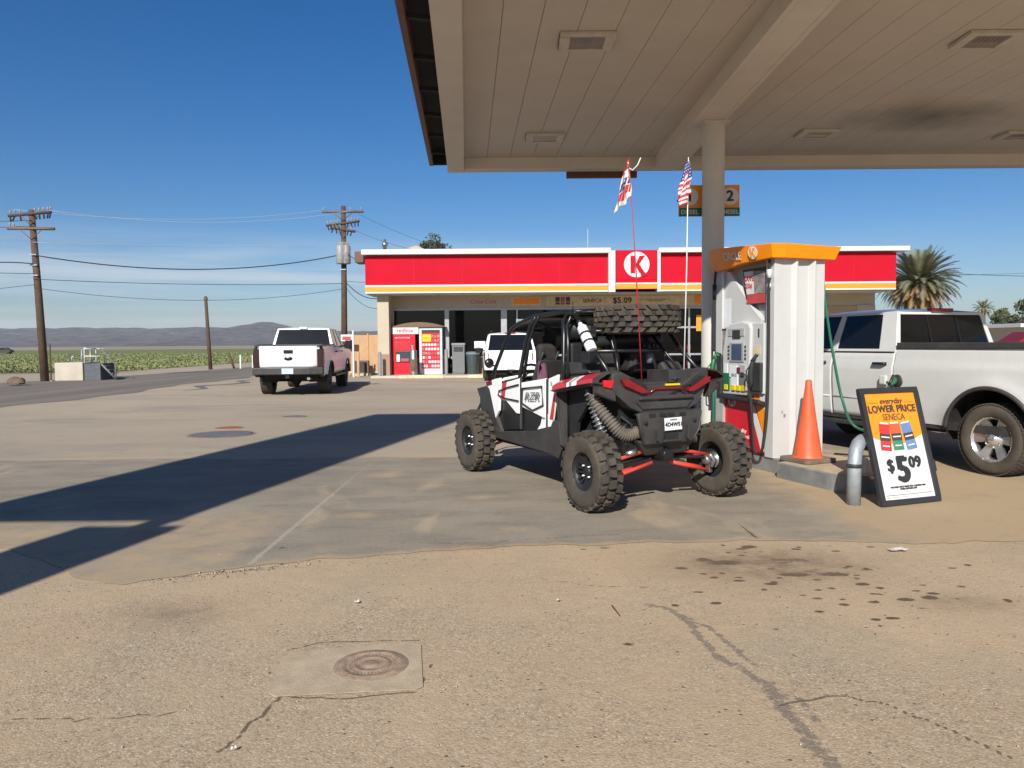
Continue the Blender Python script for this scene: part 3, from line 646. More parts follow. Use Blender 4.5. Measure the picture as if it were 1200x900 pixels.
mb = MB(); mb.tube([(0,.47,1.70),(0,.47,1.82)], .05); mb.box((-.28,.38,1.70),(.28,.56,1.73)); mb.build('spare_mount', 'gloss_black', UT)
# seats with head rests, steering wheel, dash, bags
for y in (1.95, 1.05):
    for x in (-.30, .30):
        mb = MB()
        mb.grid([[(x+.23*math.sin(a)*(1-.35*max(0,(t-.55)/.45)**2), y-.18-.16*t+.07*math.cos(a)*(.4 if math.cos(a) < 0 else 1), .62+.86*t-(.06*(t>.99))) for a in np.linspace(0,2*PI,17)] for t in np.linspace(0,1,9)])
        b = mb.bm; b.faces.new([v for v in b.verts][-17:-1])
        mb.box((x-.24,y-.2,.56),(x+.24,y+.32,.72)); mb.build('seat', 'seat', UT, bevel=.02)
mb = MB(); mb.box((-.6,2.18,1.0),(.6,2.42,1.16)); mb.box((-.22,1.95,.55),(.22,2.2,1.0)); mb.build('dashboard', 'black_plastic', UT, bevel=.03)
mb = MB(); mb.tube([(-.30+.18*math.cos(t), 2.02+.09*math.sin(t), 1.20+.155*math.sin(t)) for t in np.linspace(0,2*PI,25)], .016, 8); mb.tube([(-.3,2.02,1.2),(-.3,2.2,1.1)], .025); mb.tube([(-.46,2.02,1.2),(-.14,2.02,1.2)], .014); mb.build('steering_wheel', 'gloss_black', UT)
mb = MB(); mb.grid([[(-.52+.16*u, 1.50+.05*math.sin(5*u+3*v)+.22*u*(1-v), 1.40-.34*v+.02*math.sin(9*u)) for u in np.linspace(0,1,9)] for v in np.linspace(0,1,9)]); mb.build('draped_jacket', 'purple', UT, solid=.015)
for (c, d) in (((-.28,.62,1.42),(.36,.28,.22)), ((.25,.66,1.42),(.42,.30,.26)), ((.0,.95,1.05),(.9,.2,.5)),((.05,.74,1.62),(.8,.10,.26)),((-.30,.60,1.30),(.3,.3,.16))):
    mb = MB(); mb.cbox(c, d); mb.build('gear_bag', 'seat', UT, bevel=.06, seg=3)
mb = MB(); mb.tube([(.20,.40,1.40),(.20,.40,1.49),(.20,.40,1.52)], [.035,.04,.015]); mb.build('water_jug', 'bin_blue', UT)
mb = MB(); mb.tube([(-.33,.66,1.50),(-.28,.60,1.56)], .05); mb.build('strap_roll', 'yellow', UT)
mb = MB(); mb.cbox((-.45,.42,1.40),(.14,.05,.04)); mb.build('buckle', 'steel', UT)
mb = MB(); mb.box((-.52,.80,1.18),(.52,.86,1.62)); mb.box((-.50,.60,1.30),(-.02,.80,1.50)); mb.box((.08,.50,1.30),(.50,.78,1.56)); mb.tube([(-.45,.55,1.62),(.45,.55,1.66)], .06, 10); mb.build('cargo_pack', 'sat_black', UT, bevel=.04, seg=3)
for x in (-.36,.36):
    mb = MB(); mb.lathe([(0,-.10),(.10,-.09),(.12,.0),(.10,.10),(0,.11)], 'Y', o=(x,.95,1.76), n=16); mb.build('speaker_pod', 'sat_black', UT)
for y in (1.72,.86):
    for x in (-.30,.30):
        mb = MB(); mb.cbox((x,y,1.50),(.26,.12,.22)); mb.build('head_rest', 'seat', UT, bevel=.05, seg=3)
for x in (-.40,-.20,.20,.40):
    mb = MB(); mb.tube([(x,1.60,1.52),(x,1.78,1.30),(x,1.86,.9)], .018, 6); mb.build('harness_strap', 'sat_black', UT)
mb = MB(); mb.tube([(-.53,1.58,1.88),(-.2,1.62,1.74),(.2,1.62,1.74),(.53,1.58,1.88)], .02, 8); mb.box((-.22,1.9,1.70),(.22,1.95,1.80)); mb.build('overhead_console', 'sat_black', UT)
mb = MB(); mb.tube([(-.40,.02,1.08),(-.25,-.04,1.0),(-.10,-.02,1.03),(.1,-.05,.98),(.3,.0,1.06)], .012, 6); mb.tube([(-.45,.0,.9),(-.36,-.05,.82),(-.33,-.03,.70)], .014, 6); mb.tube([(.30,-.02,.95),(.42,-.03,.80),(.45,.02,.62)], .014, 6); mb.build('hose_line', 'rubber', UT)
for s in (-1, 1):
    w = MB(); w.tube([(s*.62,2.40,1.33),(s*.72,2.40,1.36)], .012); w.lathe([(0,-.03),(.05,-.025),(.062,.0),(.058,.012),(0,.012)], 'Y', o=(s*.74,2.36,1.375), n=18); w.build('side_mirror', 'gloss_black', UT)
mb = MB(); mb.tube([(-.56,.70,1.93),(-.56,.70,2.04)], .006); mb.build('antenna', 'gloss_black', UT)
ex = MB(); a, b = Vector((-.555,.575,1.825)), Vector((-.575,.305,1.535)); d = b-a
ex.tube([a, a+d*.05, a+d*.12, a+d*.2, a+d*.95, b], [.018,.022,.030,.055,.056,.045], 18)
exo = ex.build('fire_extinguisher', 'bottle_white', UT)
mb = MB()
for f in (.45,.72): mb.tube([a+d*(f-.03), a+d*(f+.03)], .060, 16)
mb.cbox(a+d*.45+Vector((.07,.0,.05)), (.07,.09,.09)); mb.tube([a-d*.06, a+d*.03], .03, 8); mb.build('bracket_strap', 'gloss_black', exo)
mb = MB(); mb.cbox((-.60,.32,1.47),(.13,.14,.13)); mb.build('clamp', 'gloss_black', UT, bevel=.02)

# flags on whips
def flag(name, label, base, top, cl, polemat, hoist, fly, kind):
    f = thing(name, label, 'flag', UT.matrix_world @ Vector((0,0,0)))
    B, T_ = Vector(base), Vector(top)
    mb = MB(); mb.tube([B, B.lerp(T_, .5)+Vector((.006,0,0)), T_], [.007,.006,.004], 8); mb.build('whip_pole', polemat, f)
    d = (T_-B).normalized(); nu, nv = 42, 30; rows = []
    for i in range(nv+1):
        v = i/nv; p = T_-d*(hoist*v+.02); row = []
        for j in range(nu+1):
            u = j/nu
            if kind == 'us':   # bunched and hanging
                amp = .035+.05*v; ph = u*11+.8*math.sin(v*4)
                x = -.055*math.sin(u*2.2)*(.3+v)+amp*.62*math.sin(ph)+.02*math.sin(u*23+v*3)*v; y = amp*.9*math.cos(ph)*u; z = -fly*.36*u**1.3-.04*u*math.sin(3*v)
            else:
                spread = .35+.65*v
                x = -fly*.55*u*spread-.012*math.sin(13*u+6*v); y = .045*math.sin(11*u+4*v)*u**.5; z = -fly*.50*u+.012*math.sin(9*u+7*v)
            row.append(p+Vector((x,y,z)))
        rows.append(row)
    def mi(i, j):
        v, u = (i+.5)/nv, (j+.5)/nu
        if kind == 'us':
            if u < .40 and v < .54:
                return 1 if (i % 3 == 1 and j % 3 == 1) else 2
            return 0 if int(v*13) % 2 == 0 else 1
        if .10 < u < .92 and .30 < v < .52: return 2 if int(u*26)%4 != 3 and not (.38 < v < .44 and int(u*13)%2) else 1
        if .08 < u < .95 and .58 < v < .82: return 0 if int(u*30)%5 != 4 else 1
        if v < .08: return 0
        return 1
    mb = MB(); mb.grid(rows, mi); mb.build('flag_cloth', ['flag_red','flag_white','flag_blue'], f, solid=.002)
    if kind != 'us':
        mb = MB(); mb.tube([T_-d*.10, T_-d*.10+Vector((.03,0,-.02)), T_-d*.10+Vector((.08,0,.03)), T_-d*.10+Vector((.11,0,.10))], .006, 6); mb.build('loose_tie', 'flag_white', f)
    return f
def ul(X, Y, Z):
    a = rad(27); return (X*math.cos(a)-Y*math.sin(a), X*math.sin(a)+Y*math.cos(a), Z)
bpy.context.view_layer.update()
flag('flag', 'crumpled white flag with blue and red lettering on a thin red whip pole', ul(-.12,.10,1.22), ul(-.28,.10,3.42), None, 'pole_red', .36, .30, 'text').location = (1.455,7.655,0)
flag('flag', 'hanging american stars and stripes flag on a thin white whip pole', ul(.41,.10,1.22), ul(.46,.10,3.50), None, 'pole_white', .33, .46, 'us').location = (1.455,7.655,0)
# ------------------------------------------------------------------ canopy
CA = thing('fuel_canopy', 'flat beige fuel station canopy on a round white column over the pumps', 'canopy', (2.87,11.0,0))
CX, CY = 2.87, 11.0
def cp(x, y, z):   # sheared: the canopy's sides run slightly left with distance
    return (x-CX-.058*(y-7.0), y-CY, z)
ZL, ZS, ZT = 4.70, 4.90, 5.65
x0, x1, y0, y1 = -.72, 17.0, 6.80, 14.05
mb = MB()     # soffit as separate long planks with open joints
k = 0; xx = x0+.30
while xx < x1-.35:
    w = .405; xe = min(xx+w-.006, x1-.3)
    mb.prism([cp(xx,y0+.28,ZS), cp(xe,y0+.28,ZS), cp(xe,y1-.28,ZS), cp(xx,y1-.28,ZS)], (0,0,.03)); xx += w; k += 1
mb.build('soffit', 'soffit', CA)
mb = MB(); mb.prism([cp(x0+.2,y0+.2,ZS+.04), cp(x1-.2,y0+.2,ZS+.04), cp(x1-.2,y1-.2,ZS+.04), cp(x0+.2,y1-.2,ZS+.04)], (0,0,.1)); mb.prism([cp(x0,y0,ZT-.05), cp(x1,y0,ZT-.05), cp(x1,y1,ZT-.05), cp(x0,y1,ZT-.05)], (0,0,.05)); mb.build('roof_deck', 'dark', CA)
mb = MB()     # lip around the soffit
for (a, b, c, d) in ((x0,x0+.30,y0,y1),(x1-.3,x1,y0,y1),(x0+.302,x1-.302,y0,y0+.28),(x0+.302,x1-.302,y1-.28,y1)):
    mb.prism([cp(a,c,ZL), cp(b,c,ZL), cp(b,d,ZL), cp(a,d,ZL)], (0,0,.20))
mb.build('soffit_border', 'lip', CA, bevel=.006)
mb = MB()     # outer fascia, hung clear of the border on the left
mb.prism([cp(x0-.30,y0-.05,ZL-.02), cp(x0-.235,y0-.05,ZL-.02), cp(x0-.235,y1-.62,ZL-.02), cp(x0-.30,y1-.62,ZL-.02)], (0,0,1.05))
mb.prism([cp(x0-.0,y0-.06,ZL+.02), cp(x1,y0-.06,ZL+.02), cp(x1,y0-.003,ZL+.02), cp(x0,y0-.003,ZL+.02)], (0,0,.95))
mb.prism([cp(x0+.003,y1+.003,ZL+.03), cp(x1,y1+.003,ZL+.03), cp(x1,y1+.06,ZL+.03), cp(x0+.003,y1+.06,ZL+.03)], (0,0,.95))
mb.build('fascia', 'fascia_brown', CA)
mb = MB(); mb.prism([cp(x0-.235,y0,ZL+.22), cp(x0-.003,y0,ZL+.22), cp(x0-.003,y1-.62,ZL+.22), cp(x0-.235,y1-.62,ZL+.22)], (0,0,.02)); mb.prism([cp(x0-.235,y1-.66,ZL-.01), cp(x0-.003,y1-.66,ZL-.01), cp(x0-.003,y1-.62,ZL-.01), cp(x0-.235,y1-.62,ZL-.01)], (0,0,.3)); mb.build('gutter_lining', 'dark', CA)
for y in np.arange(y0+.7, y1-.8, 1.05):
    mb = MB(); mb.prism([cp(x0-.234,y,ZL+.03), cp(x0-.004,y+.06,ZL+.03), cp(x0-.004,y+.11,ZL+.03), cp(x0-.234,y+.05,ZL+.03)], (0,0,.05)); mb.build('gutter_bracket', 'dark', CA)
mb = MB()
for s in (-1, 1): mb.box((2.66-CX+s*.19-.03, y0-CY+.01, 4.69),(2.66-CX+s*.19+.03, y1-CY-.282, 4.91))
mb.box((2.66-CX-.16,y0-CY+.01,4.692),(2.66-CX+.16,y1-CY-.282,4.71)); o = mb.build('beam', 'lip', CA, bevel=.006); o.location = (.12,0,-.005)
mb = MB(); mb.lathe([(.155,.0),(.155,4.675)], 'Z', n=36); mb.cbox((0,0,.10),(.42,.42,.2)); mb.cbox((0,0,4.672),(.36,.36,.02)); mb.cbox((-.02,-.2,4.80),(.03,.04,.2)); mb.build('column', 'column', CA)
for lx, ly in ((.84,8.5),(.55,12.4),(5.2,8.55),(4.85,12.3),(8.15,12.5),(9.3,8.55),(12.2,12.5)):
    lf = MB(); c = Vector((lx-CX, ly-CY, ZS-.005)); h = .30
    for (a, b, c2, d) in ((-h,h,-h*.75,-h*.55),(-h,h,h*.62,h*.75),(-h,-h*.62,-h*.55,h*.62),(h*.62,h,-h*.55,h*.62)):
        lf.box((c.x+a,c.y+c2,ZS-.045),(c.x+b,c.y+d,ZS-.002))
    l = lf.build('ceiling_light', 'light_box', CA, bevel=.008)
    mb = MB(); mb.box((c.x-h*.62,c.y-h*.55,ZS-.035),(c.x+h*.62,c.y+h*.62,ZS-.004))
    for q in range(7): mb.box((c.x-h*.58+q*.052,c.y-h*.52,ZS-.042),(c.x-h*.58+q*.052+.012,c.y+h*.1,ZS-.0345))
    mb.build('lens', 'light_lens', l)
mb = MB(); mb.box((1.02-CX,y1+.08-CY,ZL-.09),(2.30-CX,y1+.16-CY,ZL+.3)); mb.build('sign_bracket', 'fascia_brown', CA)
# pump number sign
SG = thing('pump_number_sign', 'hanging orange and green pump number sign with 2 and DIESEL behind the column', 'sign', (2.87,11.0,0))
mb = MB(); mb.box((-.44,.19,3.43),(.43,.25,3.87)); mb.build('panel', 'sign_orange', SG, bevel=.004)
mb = MB(); mb.box((-.442,.184,3.425),(.432,.19-.001,3.545)); mb.build('fuel_strip', 'green_panel', SG)
for x, n in ((-.29,'1'),(.29,'2')):
    mb = MB(); disc(mb, (x,.184,3.705), (1,0,0), (0,0,1), .125, 0, (0,.005,0)); d = mb.build('number_disc', 'sign_white', SG)
    text('number', n, .21, 'ink', d, (x,.181,3.705), FRONT, bold=.006)
    text('fuel_name', 'DIESEL', .085, 'sign_white', SG, (x,.181,3.482), FRONT, bold=.001)
mb = MB(); mb.box((-.03,.15,3.5),(.03,.19,3.8)); mb.build('bracket', 'steel', SG)

# ------------------------------------------------------------------ island, dispenser
IS = thing('pump_island', 'raised kerb island of concrete with grey metal edging under the pump', 'island', (3.18,9.32,0), 20)
def island_outline(off, z):
    P = []
    for (cx, cy, r, a0, a1) in ((.19,-1.08,.34,-PI,-PI/2),(.60,-1.08,.34,-PI/2,0)): P += [(cx+(r+off)*math.cos(a0+(a1-a0)*k/10), cy+(r+off)*math.sin(a0+(a1-a0)*k/10), z) for k in range(11)]
    P += [(.94+off,3.2,z),(.02-off,3.2,z),(.02-off,-.22,z),(-.15-off,-.26,z)]
    return P
mb = MB(); mb.prism(island_outline(-.012, -.02), (0,0,.205)); mb.build('island_slab', 'collar', IS, bevel=.004)
mb = MB(); a, b, c = island_outline(0,-.02), island_outline(0,.15), island_outline(0,.178); n = len(a)
b2 = island_outline(-.02,.19)
for lo, hi in ((a,b),(b,c),(c,b2)):
    for i in range(n): mb.face((lo[i], lo[(i+1)%n], hi[(i+1)%n], hi[i]), smooth=False)
mb.build('kerb_edging', 'kerb_metal', IS)

FD = thing('fuel_dispenser', 'white and red fuel pump with orange topper and hoses on the island', 'fuel pump', (3.18,9.32,.185), 20)
mb = MB(); pr = [(0,.02),(.0,0),(.25,0),(.29,-.045),(.31,-.045),(.36,.02),(.52,.02),(.56,-.045),(.58,-.045),(.62,0),(.755,0),(.755,.16),(0,.16)]
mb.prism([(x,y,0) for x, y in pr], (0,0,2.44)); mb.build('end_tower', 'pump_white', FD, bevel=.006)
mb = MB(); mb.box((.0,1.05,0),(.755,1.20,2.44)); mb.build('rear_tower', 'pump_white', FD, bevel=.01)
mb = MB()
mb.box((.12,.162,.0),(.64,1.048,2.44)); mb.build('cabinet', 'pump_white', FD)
mb = MB(); mb.prism([(.02,y,.04) for y in (.17,1.04)]+[(.06,1.04,.04),(.06,.17,.04)], (0,0,.80)); dp = mb.build('door_panel', 'kiosk_red', FD, bevel=.004)
mb = MB(); mb.prism([(.016,.17,.0),(.016,1.04,.0),(.03,1.04,.0),(.03,.17,.0)], (0,0,.038)); mb.build('base_trim', 'maroon', FD)
def lf(y, z, x=.0185): return (x, y, z)
mb = MB(); mb.prism([lf(.16,.06),lf(.25,.06),lf(.56,.80),lf(.48,.80),lf(.16,.15)], (.004,0,0)); mb.build('door_stripe', 'sign_white', dp)
mb = MB(); mb.prism([lf(.155,.20,.016),lf(.155,.52,.016),lf(.33,.80,.016),lf(.43,.80,.016),lf(.19,.22,.016)], (.004,0,0)); mb.build('door_stripe', 'orange', dp)
mb = MB(); mb.prism([lf(.155,.52,.0165),lf(.155,.81,.0165),lf(.33,.81,.0165)], (.004,0,0)); mb.build('door_stripe', 'sign_white', dp)
mb = MB(); disc(mb, (.019,.85,.66), (0,-1,0), (0,0,1), .085, 0, (-.004,0,0)); lg = mb.build('logo_disc', 'sign_white', dp)
mb = MB(); k_letter(mb, (.0155,.85,.66), (0,-1,0), (0,0,1), .115, 0, (-.004,0,0)); mb.build('logo_letter', 'kiosk_red', lg)
ML = frame((.017,.64,.24), (0,-1,0), (0,0,1)); text('door_lettering', 'quality\nguaranteed', .07, 'sign_white', dp, (0,0,0), M4=ML, bold=.001)
for x, z, w, h in ((.40,1.60,.10,.012),(.12,.55,.02,.03),(.15,.50,.03,.04),(.42,1.05,.05,.02)):
    mb = MB(); mb.box((x,.009 if .35 < x < .53 else -.003,z),(x+w,.031 if .35 < x < .53 else .001,z+h)) if not .35 < x < .53 else mb.box((x,.027,z),(x+w,.0305,z+h)); mb.build('scuff_mark', 'poster_grey', FD)
# upper panel and poster
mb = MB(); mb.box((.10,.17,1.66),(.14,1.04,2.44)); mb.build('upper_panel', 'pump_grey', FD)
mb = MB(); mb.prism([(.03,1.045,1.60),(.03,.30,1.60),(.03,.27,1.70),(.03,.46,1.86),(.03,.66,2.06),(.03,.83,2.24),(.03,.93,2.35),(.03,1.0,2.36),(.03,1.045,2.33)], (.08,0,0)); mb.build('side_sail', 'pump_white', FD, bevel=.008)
mb = MB(); mb.box((.03,1.0,2.2),(.12,1.046,2.44)); mb.build('side_trim', 'pump_white', FD)
po = part('poster', FD, (.03,.36,2.10), (0,0,0))
mb = MB(); mb.prism([(0,.22,-.20),(0,-.17,-.20),(0,-.16,.25),(0,.30,.25)], (.012,0,0)); mb.build('poster_backing', 'ink', po)
mb = MB(); mb.prism([(-.004,.27,.22),(-.004,.09,.22),(-.004,.06,-.07),(-.004,.21,-.07)], (.003,0,0)); mb.build('poster_print', 'flag_white', po)
mb = MB(); mb.prism([(-.004,.088,.22),(-.004,-.145,.20),(-.004,-.15,-.07),(-.004,.058,-.07)], (.003,0,0)); mb.build('poster_print', 'poster_grey', po)
mb = MB(); mb.prism([(-.004,.21,-.075),(-.004,-.15,-.075),(-.004,-.155,-.19),(-.004,.195,-.19)], (.003,0,0)); mb.build('poster_print', 'poster_red', po)
text('poster_lettering', 'SAVE\n20¢', .088, 'poster_red', po, (0,0,0), M4=frame((-.006,.165,.08), (0,-1,0), (0,.0,1)), bold=.002)
# control head
mb = MB(); hp = [(.96,.74),(.965,1.30),(.90,1.60),(.80,1.665),(.55,1.69),(.42,1.66),(.38,1.60),(.40,.80),(.42,.74)]
mb.prism([(-.055,y,z) for y, z in hp], (.12,0,0)); mb.build('control_head', 'pump_white', FD, bevel=.02, seg=3)
mb = MB(); mb.box((-.022,.165,.78),(.06,.395,1.66)); nb = mb.build('nozzle_panel', 'pump_white', FD, bevel=.01)
text('pump_number', '1', .15, 'ink', nb, (0,0,0), M4=frame((-.024,.26,1.53), (0,-1,0), (0,0,1)), bold=.004)
mb = MB(); mb.box((-.026,.23,1.27),(-.02,.36,1.38)); mb.build('instruction_label', 'kerb_yellow', nb)
def face_box(name, y0, y1, z0, z1, mat, d=.008, x=-.056, bev=.003, par=FD):
    mb = MB(); mb.box((x-d,y0,z0),(x+.005,y1,z1)); return mb.build(name, mat, par, bevel=bev)
face_box('speaker_recess', .50,.84,1.50,1.60,'pump_grey'); face_box('price_display', .58,.74,1.47,1.58,'ink',.012)
face_box('screen_bezel', .50,.80,1.17,1.42,'pump_grey',.012); face_box('screen', .54,.75,1.19,1.40,'screen',.016)
for k in range(4):
    face_box('side_key', .465,.49,1.20+.05*k,1.23+.05*k,'ink',.01); face_box('side_key', .815,.84,1.20+.05*k,1.23+.05*k,'ink',.01)
face_box('keypad', .64,.80,.97,1.12,'plate',.01); face_box('card_reader', .46,.56,1.02,1.13,'pump_grey',.02); face_box('card_slot', .48,.54,.99,1.04,'ink',.03)
face_box('receipt_slot', .58,.64,1.02,1.10,'maroon',.014); face_box('label_strip', .84,.92,1.0,1.14,'plate',.006)
face_box('diesel_grade_panel', .80,.935,.79,1.02,'green_panel',.012); face_box('grade_panel', .62,.76,.86,1.02,'plate',.01); face_box('grade_panel', .46,.60,.86,1.02,'bin_grey',.01)
for y in (.86,.70,.60,.50): face_box('grade_button', y-.035,y+.035,.80,.87,'yellow',.022)
mb = MB(); mb.prism([(-.10,.96,.70),(-.10,.16,.66),(.03,.16,.62),(.03,.98,.66)], (0,0,.055)); mb.build('drip_tray', 'ink', FD, bevel=.01)
mb = MB(); mb.box((.028,.90,1.62),(.031,1.03,2.0)); mb.build('notice', 'plate', FD); mb = MB(); mb.box((.0,.93,1.18),(.032,1.05,1.58)); mb.build('notice', 'poster_grey', FD, bevel=.003)
mb = MB(); mb.box((-.004,.93,1.58),(.031,1.05,1.605)); mb.build('notice_header', 'maroon', FD)
def nozzle(par, o, col, flip=1):
    n_ = MB(); n_.tube([(0,0,.30),(-.03,0,.22),(-.05,0,.12),(-.04,0,.0),(-.06,0,-.08)], [.018,.028,.034,.03,.02], 12); n_.tube([(-.03,0,.25),(.03,0,.33),(.09,0,.31)], [.026,.018,.014], 10)
    n_.tube([(-.06,0,.2),(-.115,0,.14),(-.11,0,.02),(-.06,0,-.03)], .009, 8)
    q = n_.build('nozzle', col, par); q.location = o; return q
mb = MB(); mb.box((-.06,.175,.80),(.0,.385,1.17)); mb.build('nozzle_boot', 'ink', FD, bevel=.02)
q = nozzle(FD, (-.075,.28,.93), 'rubber')
mb = MB(); mb.box((-.06,.99,.70),(.05,1.10,1.25)); mb.build('nozzle_boot', 'ink', FD, bevel=.02); mb = MB(); mb.box((-.02,1.00,.12),(.10,1.16,.70)); mb.build('boot_cover', 'pump_grey', FD)
q = nozzle(FD, (-.10,1.06,.95), 'green_panel')
def hose(pts, r, mat, name='hose'):
    ctrl = [Vector(p) for p in pts]; P = []
    N = 12*(len(ctrl)-1)
    for k in range(N+1):
        t = k/N*(len(ctrl)-1); i = min(int(t), len(ctrl)-2); f = t-i
        p0, p1, p2, p3 = ctrl[max(i-1,0)], ctrl[i], ctrl[i+1], ctrl[min(i+2,len(ctrl)-1)]
        P.append(.5*((2*p1)+(p2-p0)*f+(2*p0-5*p1+4*p2-p3)*f*f+(3*p1-p0-3*p2+p3)*f**3))
    return MB().tube(P, r, 10).build(name, mat, FD)
hose([(-.03,.06,2.44),(-.045,.05,2.1),(-.04,.05,1.4),(-.06,.04,.6),(-.10,.06,.15),(-.10,.14,.05),(-.11,.22,.12),(-.12,.25,.5),(-.13,.28,.78)], .017, 'rubber')
mb = MB(); mb.tube([(-.035,.055,2.30),(-.035,.055,2.20)], .026); mb.tube([(-.037,.055,2.13),(-.037,.055,2.08)], .024); mb.build('hose_coupling', 'plate', FD)
hose([(-.03,1.16,2.40),(-.05,1.17,2.0),(-.05,1.17,1.3)], .017, 'rubber'); hose([(-.10,1.08,.88),(-.11,1.08,.6),(-.10,1.10,.1)], .02, 'green_rubber')
mb = MB(); mb.tube([(-.045,1.165,2.2),(-.045,1.165,2.0)], .028); mb.build('hose_coupling', 'gloss_black', FD)
# diesel hose to the truck (dispenser-local coordinates)
def fl(p):
    a = rad(-20); x, y = p[0]-3.18, p[1]-9.32; return (x*math.cos(a)-y*math.sin(a), x*math.sin(a)+y*math.cos(a), p[2]-.185)
hose([(.80,.12,2.42),(.82,.10,2.2),(.86,.08,1.8),(.96,.05,1.2),(1.06,.0,.68),fl((4.16,9.3,.58)),fl((4.55,9.45,.50)),fl((4.95,9.75,.62)),fl((5.05,10.05,.90)),fl((5.03,10.29,1.06))], .017, 'green_rubber')
mb = MB(); mb.tube([(.80,.12,2.42),(.805,.12,2.2)], .024); mb.build('hose_coupling', 'ink', FD); mb = MB(); mb.tube([(.806,.118,2.22),(.812,.115,2.14)], .026); mb.build('hose_swivel', 'plate', FD)
mb = MB(); a = Vector(fl((5.05,10.16,1.07))); b = Vector(fl((5.17,10.36,1.10))); mb.tube([a-Vector((.1,.05,.04)), a, a.lerp(b,.6), b], [.02,.04,.045,.02], 12); mb.build('nozzle', 'green_panel', FD); mb = MB(); mb.tube([a-Vector((.12,.06,.02)), a+Vector((0,0,.08))], .02); mb.build('nozzle_guard', 'ink', FD)
# topper
mb = MB()
lo = [(-.09,-.07),(.06,-.10),(.86,-.06),(.80,1.22),(-.02,1.26),(-.10,.85),(-.13,.45)]
top = [(-.13,-.10),(.05,-.13),(.93,-.09),(.86,1.26),(-.05,1.32),(-.15,.88),(-.18,.45)]
zl = [2.43,2.43,2.43,2.42,2.36,2.375,2.41]; zt_ = [2.595,2.60,2.59,2.60,2.665,2.65,2.62]
A_ = [mb.bm.verts.new((x,y,z)) for (x,y), z in zip(lo, zl)]; B_ = [mb.bm.verts.new((x,y,z)) for (x,y), z in zip(top, zt_)]; n = len(A_)
for i in range(n): mb.bm.faces.new((A_[i], A_[(i+1)%n], B_[(i+1)%n], B_[i]))
mb.bm.faces.new(A_[::-1]); mb.bm.faces.new(B_)
bmesh.ops.triangulate(mb.bm, faces=[f for f in mb.bm.faces if len(f.verts) > 4])
tp = mb.build('topper', 'orange', FD, bevel=.008)
v = Vector((-.045,0,.235)).normalized()
u1 = Vector((.06,-.53,0)).normalized(); nrm = u1.cross(v)
mb = MB(); disc(mb, Vector((-.148,.22,2.518))+nrm*.006, u1, v, .077, 0, nrm*.006); lg = mb.build('logo_disc', 'sign_white', tp)
mb = MB(); k_letter(mb, Vector((-.148,.22,2.518))+nrm*.0125, u1, v, .112, 0, nrm*.004); mb.build('logo_letter', 'sign_orange', lg)
text('topper_lettering', 'CIRCLE', .142, 'sign_white', tp, (0,0,0), M4=frame(Vector((-.14,.6475,2.514))+Vector((-.03,-.43,-.03)).cross(Vector((-.05,0,.21))).normalized()*.009, (-.03,-.43,-.03), (-.05,0,.21)), bold=.0018, sx=.80, sp=.10)

# ------------------------------------------------------------------ cone, hoop, price board
CO = thing('traffic_cone', 'tall faded orange traffic cone standing against the pump tower', 'traffic cone', (3.52,9.10,.187), 24)
mb = MB(); mb.prism([(x,y,0) for x, y in ((-.20,-.24),(.20,-.24),(.24,-.20),(.24,.20),(.20,.24),(-.20,.24),(-.24,.20),(-.24,-.20))], (0,0,.05)); mb.build('cone_base', 'cone_base', CO, bevel=.01)
mb = MB(); mb.lathe([(.175,.05),(.168,.06),(.160,.085),(.10,.46),(.042,.88),(.038,.95),(.030,.97),(.025,.955)], 'Z', n=36); mb.build('cone_body', 'cone', CO)
HB = thing('hoop_guard', 'bent grey steel pipe hoop guarding the island end behind the price board', 'guard rail', (3.36,7.50,0))
mb = MB(); mb.tube([(0,0,-.02),(0,0,.36),(.007,.008,.45),(.03,.035,.53),(.075,.085,.59),(.14,.15,.615),(.46,.50,.615),(.525,.57,.59),(.57,.62,.53),(.595,.645,.45),(.60,.65,.38),(.60,.65,-.02)], .066, 18); mb.build('pipe', 'galv', HB)
mb = MB(); mb.box((.04,.02,.30),(.15,.12,.46)); mb.tube([(-.0,0,.37),(.0,.0,.41)], .072, 18); mb.tube([(-.08,-.02,.39),(.06,.0,.39)], .012); mb.build('clamp', 'ink', HB, bevel=.01)
AB = thing('price_board', 'leaning black framed poster reading 5.09 propped on the pipe hoop', 'sign board', (3.57,7.33,0.0), 21)
bd = part('board', AB, (0,0,.012), (rad(-16),0,rad(0)))
bw, bh = .775, 1.175
mb = MB(); f = .055
for lo_, hi_ in (((0,0,0),(bw,.045,f)),((0,0,bh-f),(bw,.045,bh)),((0,0,f),(f,.045,bh-f)),((bw-f,0,f),(bw,.045,bh-f))): mb.box(lo_, hi_)
mb.box((f,.03,f),(bw-f,.044,bh-f)); mb.build('board_frame', 'ink', bd, bevel=.004)
mb = MB(); mb.box((f,.018,f),(bw-f,.028,bh-f)); mb.build('poster_sheet', 'flag_white', bd)
yp_ = .0155; mb = MB(); P = [(f,bh-f)]+[(bw-f,bh-f)]+[(bw-f-(bw-2*f)*t, bh-f-.435-.085*math.sin(PI*t)) for t in np.linspace(0,1,17)]
mb.prism([(x,yp_,z) for x, z in P], (0,.002,0)); 
mb.build('poster_header', 'sign_orange', bd)
cx_ = bw/2
text('poster_lettering', 'everyday', .085, 'brown_ink', bd, (cx_,yp_-.003,bh-f-.085), FRONT, sx=.95, shear=.3, bold=.001)
text('poster_lettering', 'LOWER PRICE', .098, 'brown_ink', bd, (cx_,yp_-.003,bh-f-.165), FRONT, bold=.0035, sx=.97)
text('poster_lettering', 'SENECA', .095, 'brown_ink', bd, (cx_,yp_-.003,bh-f-.25), FRONT, sx=.86)
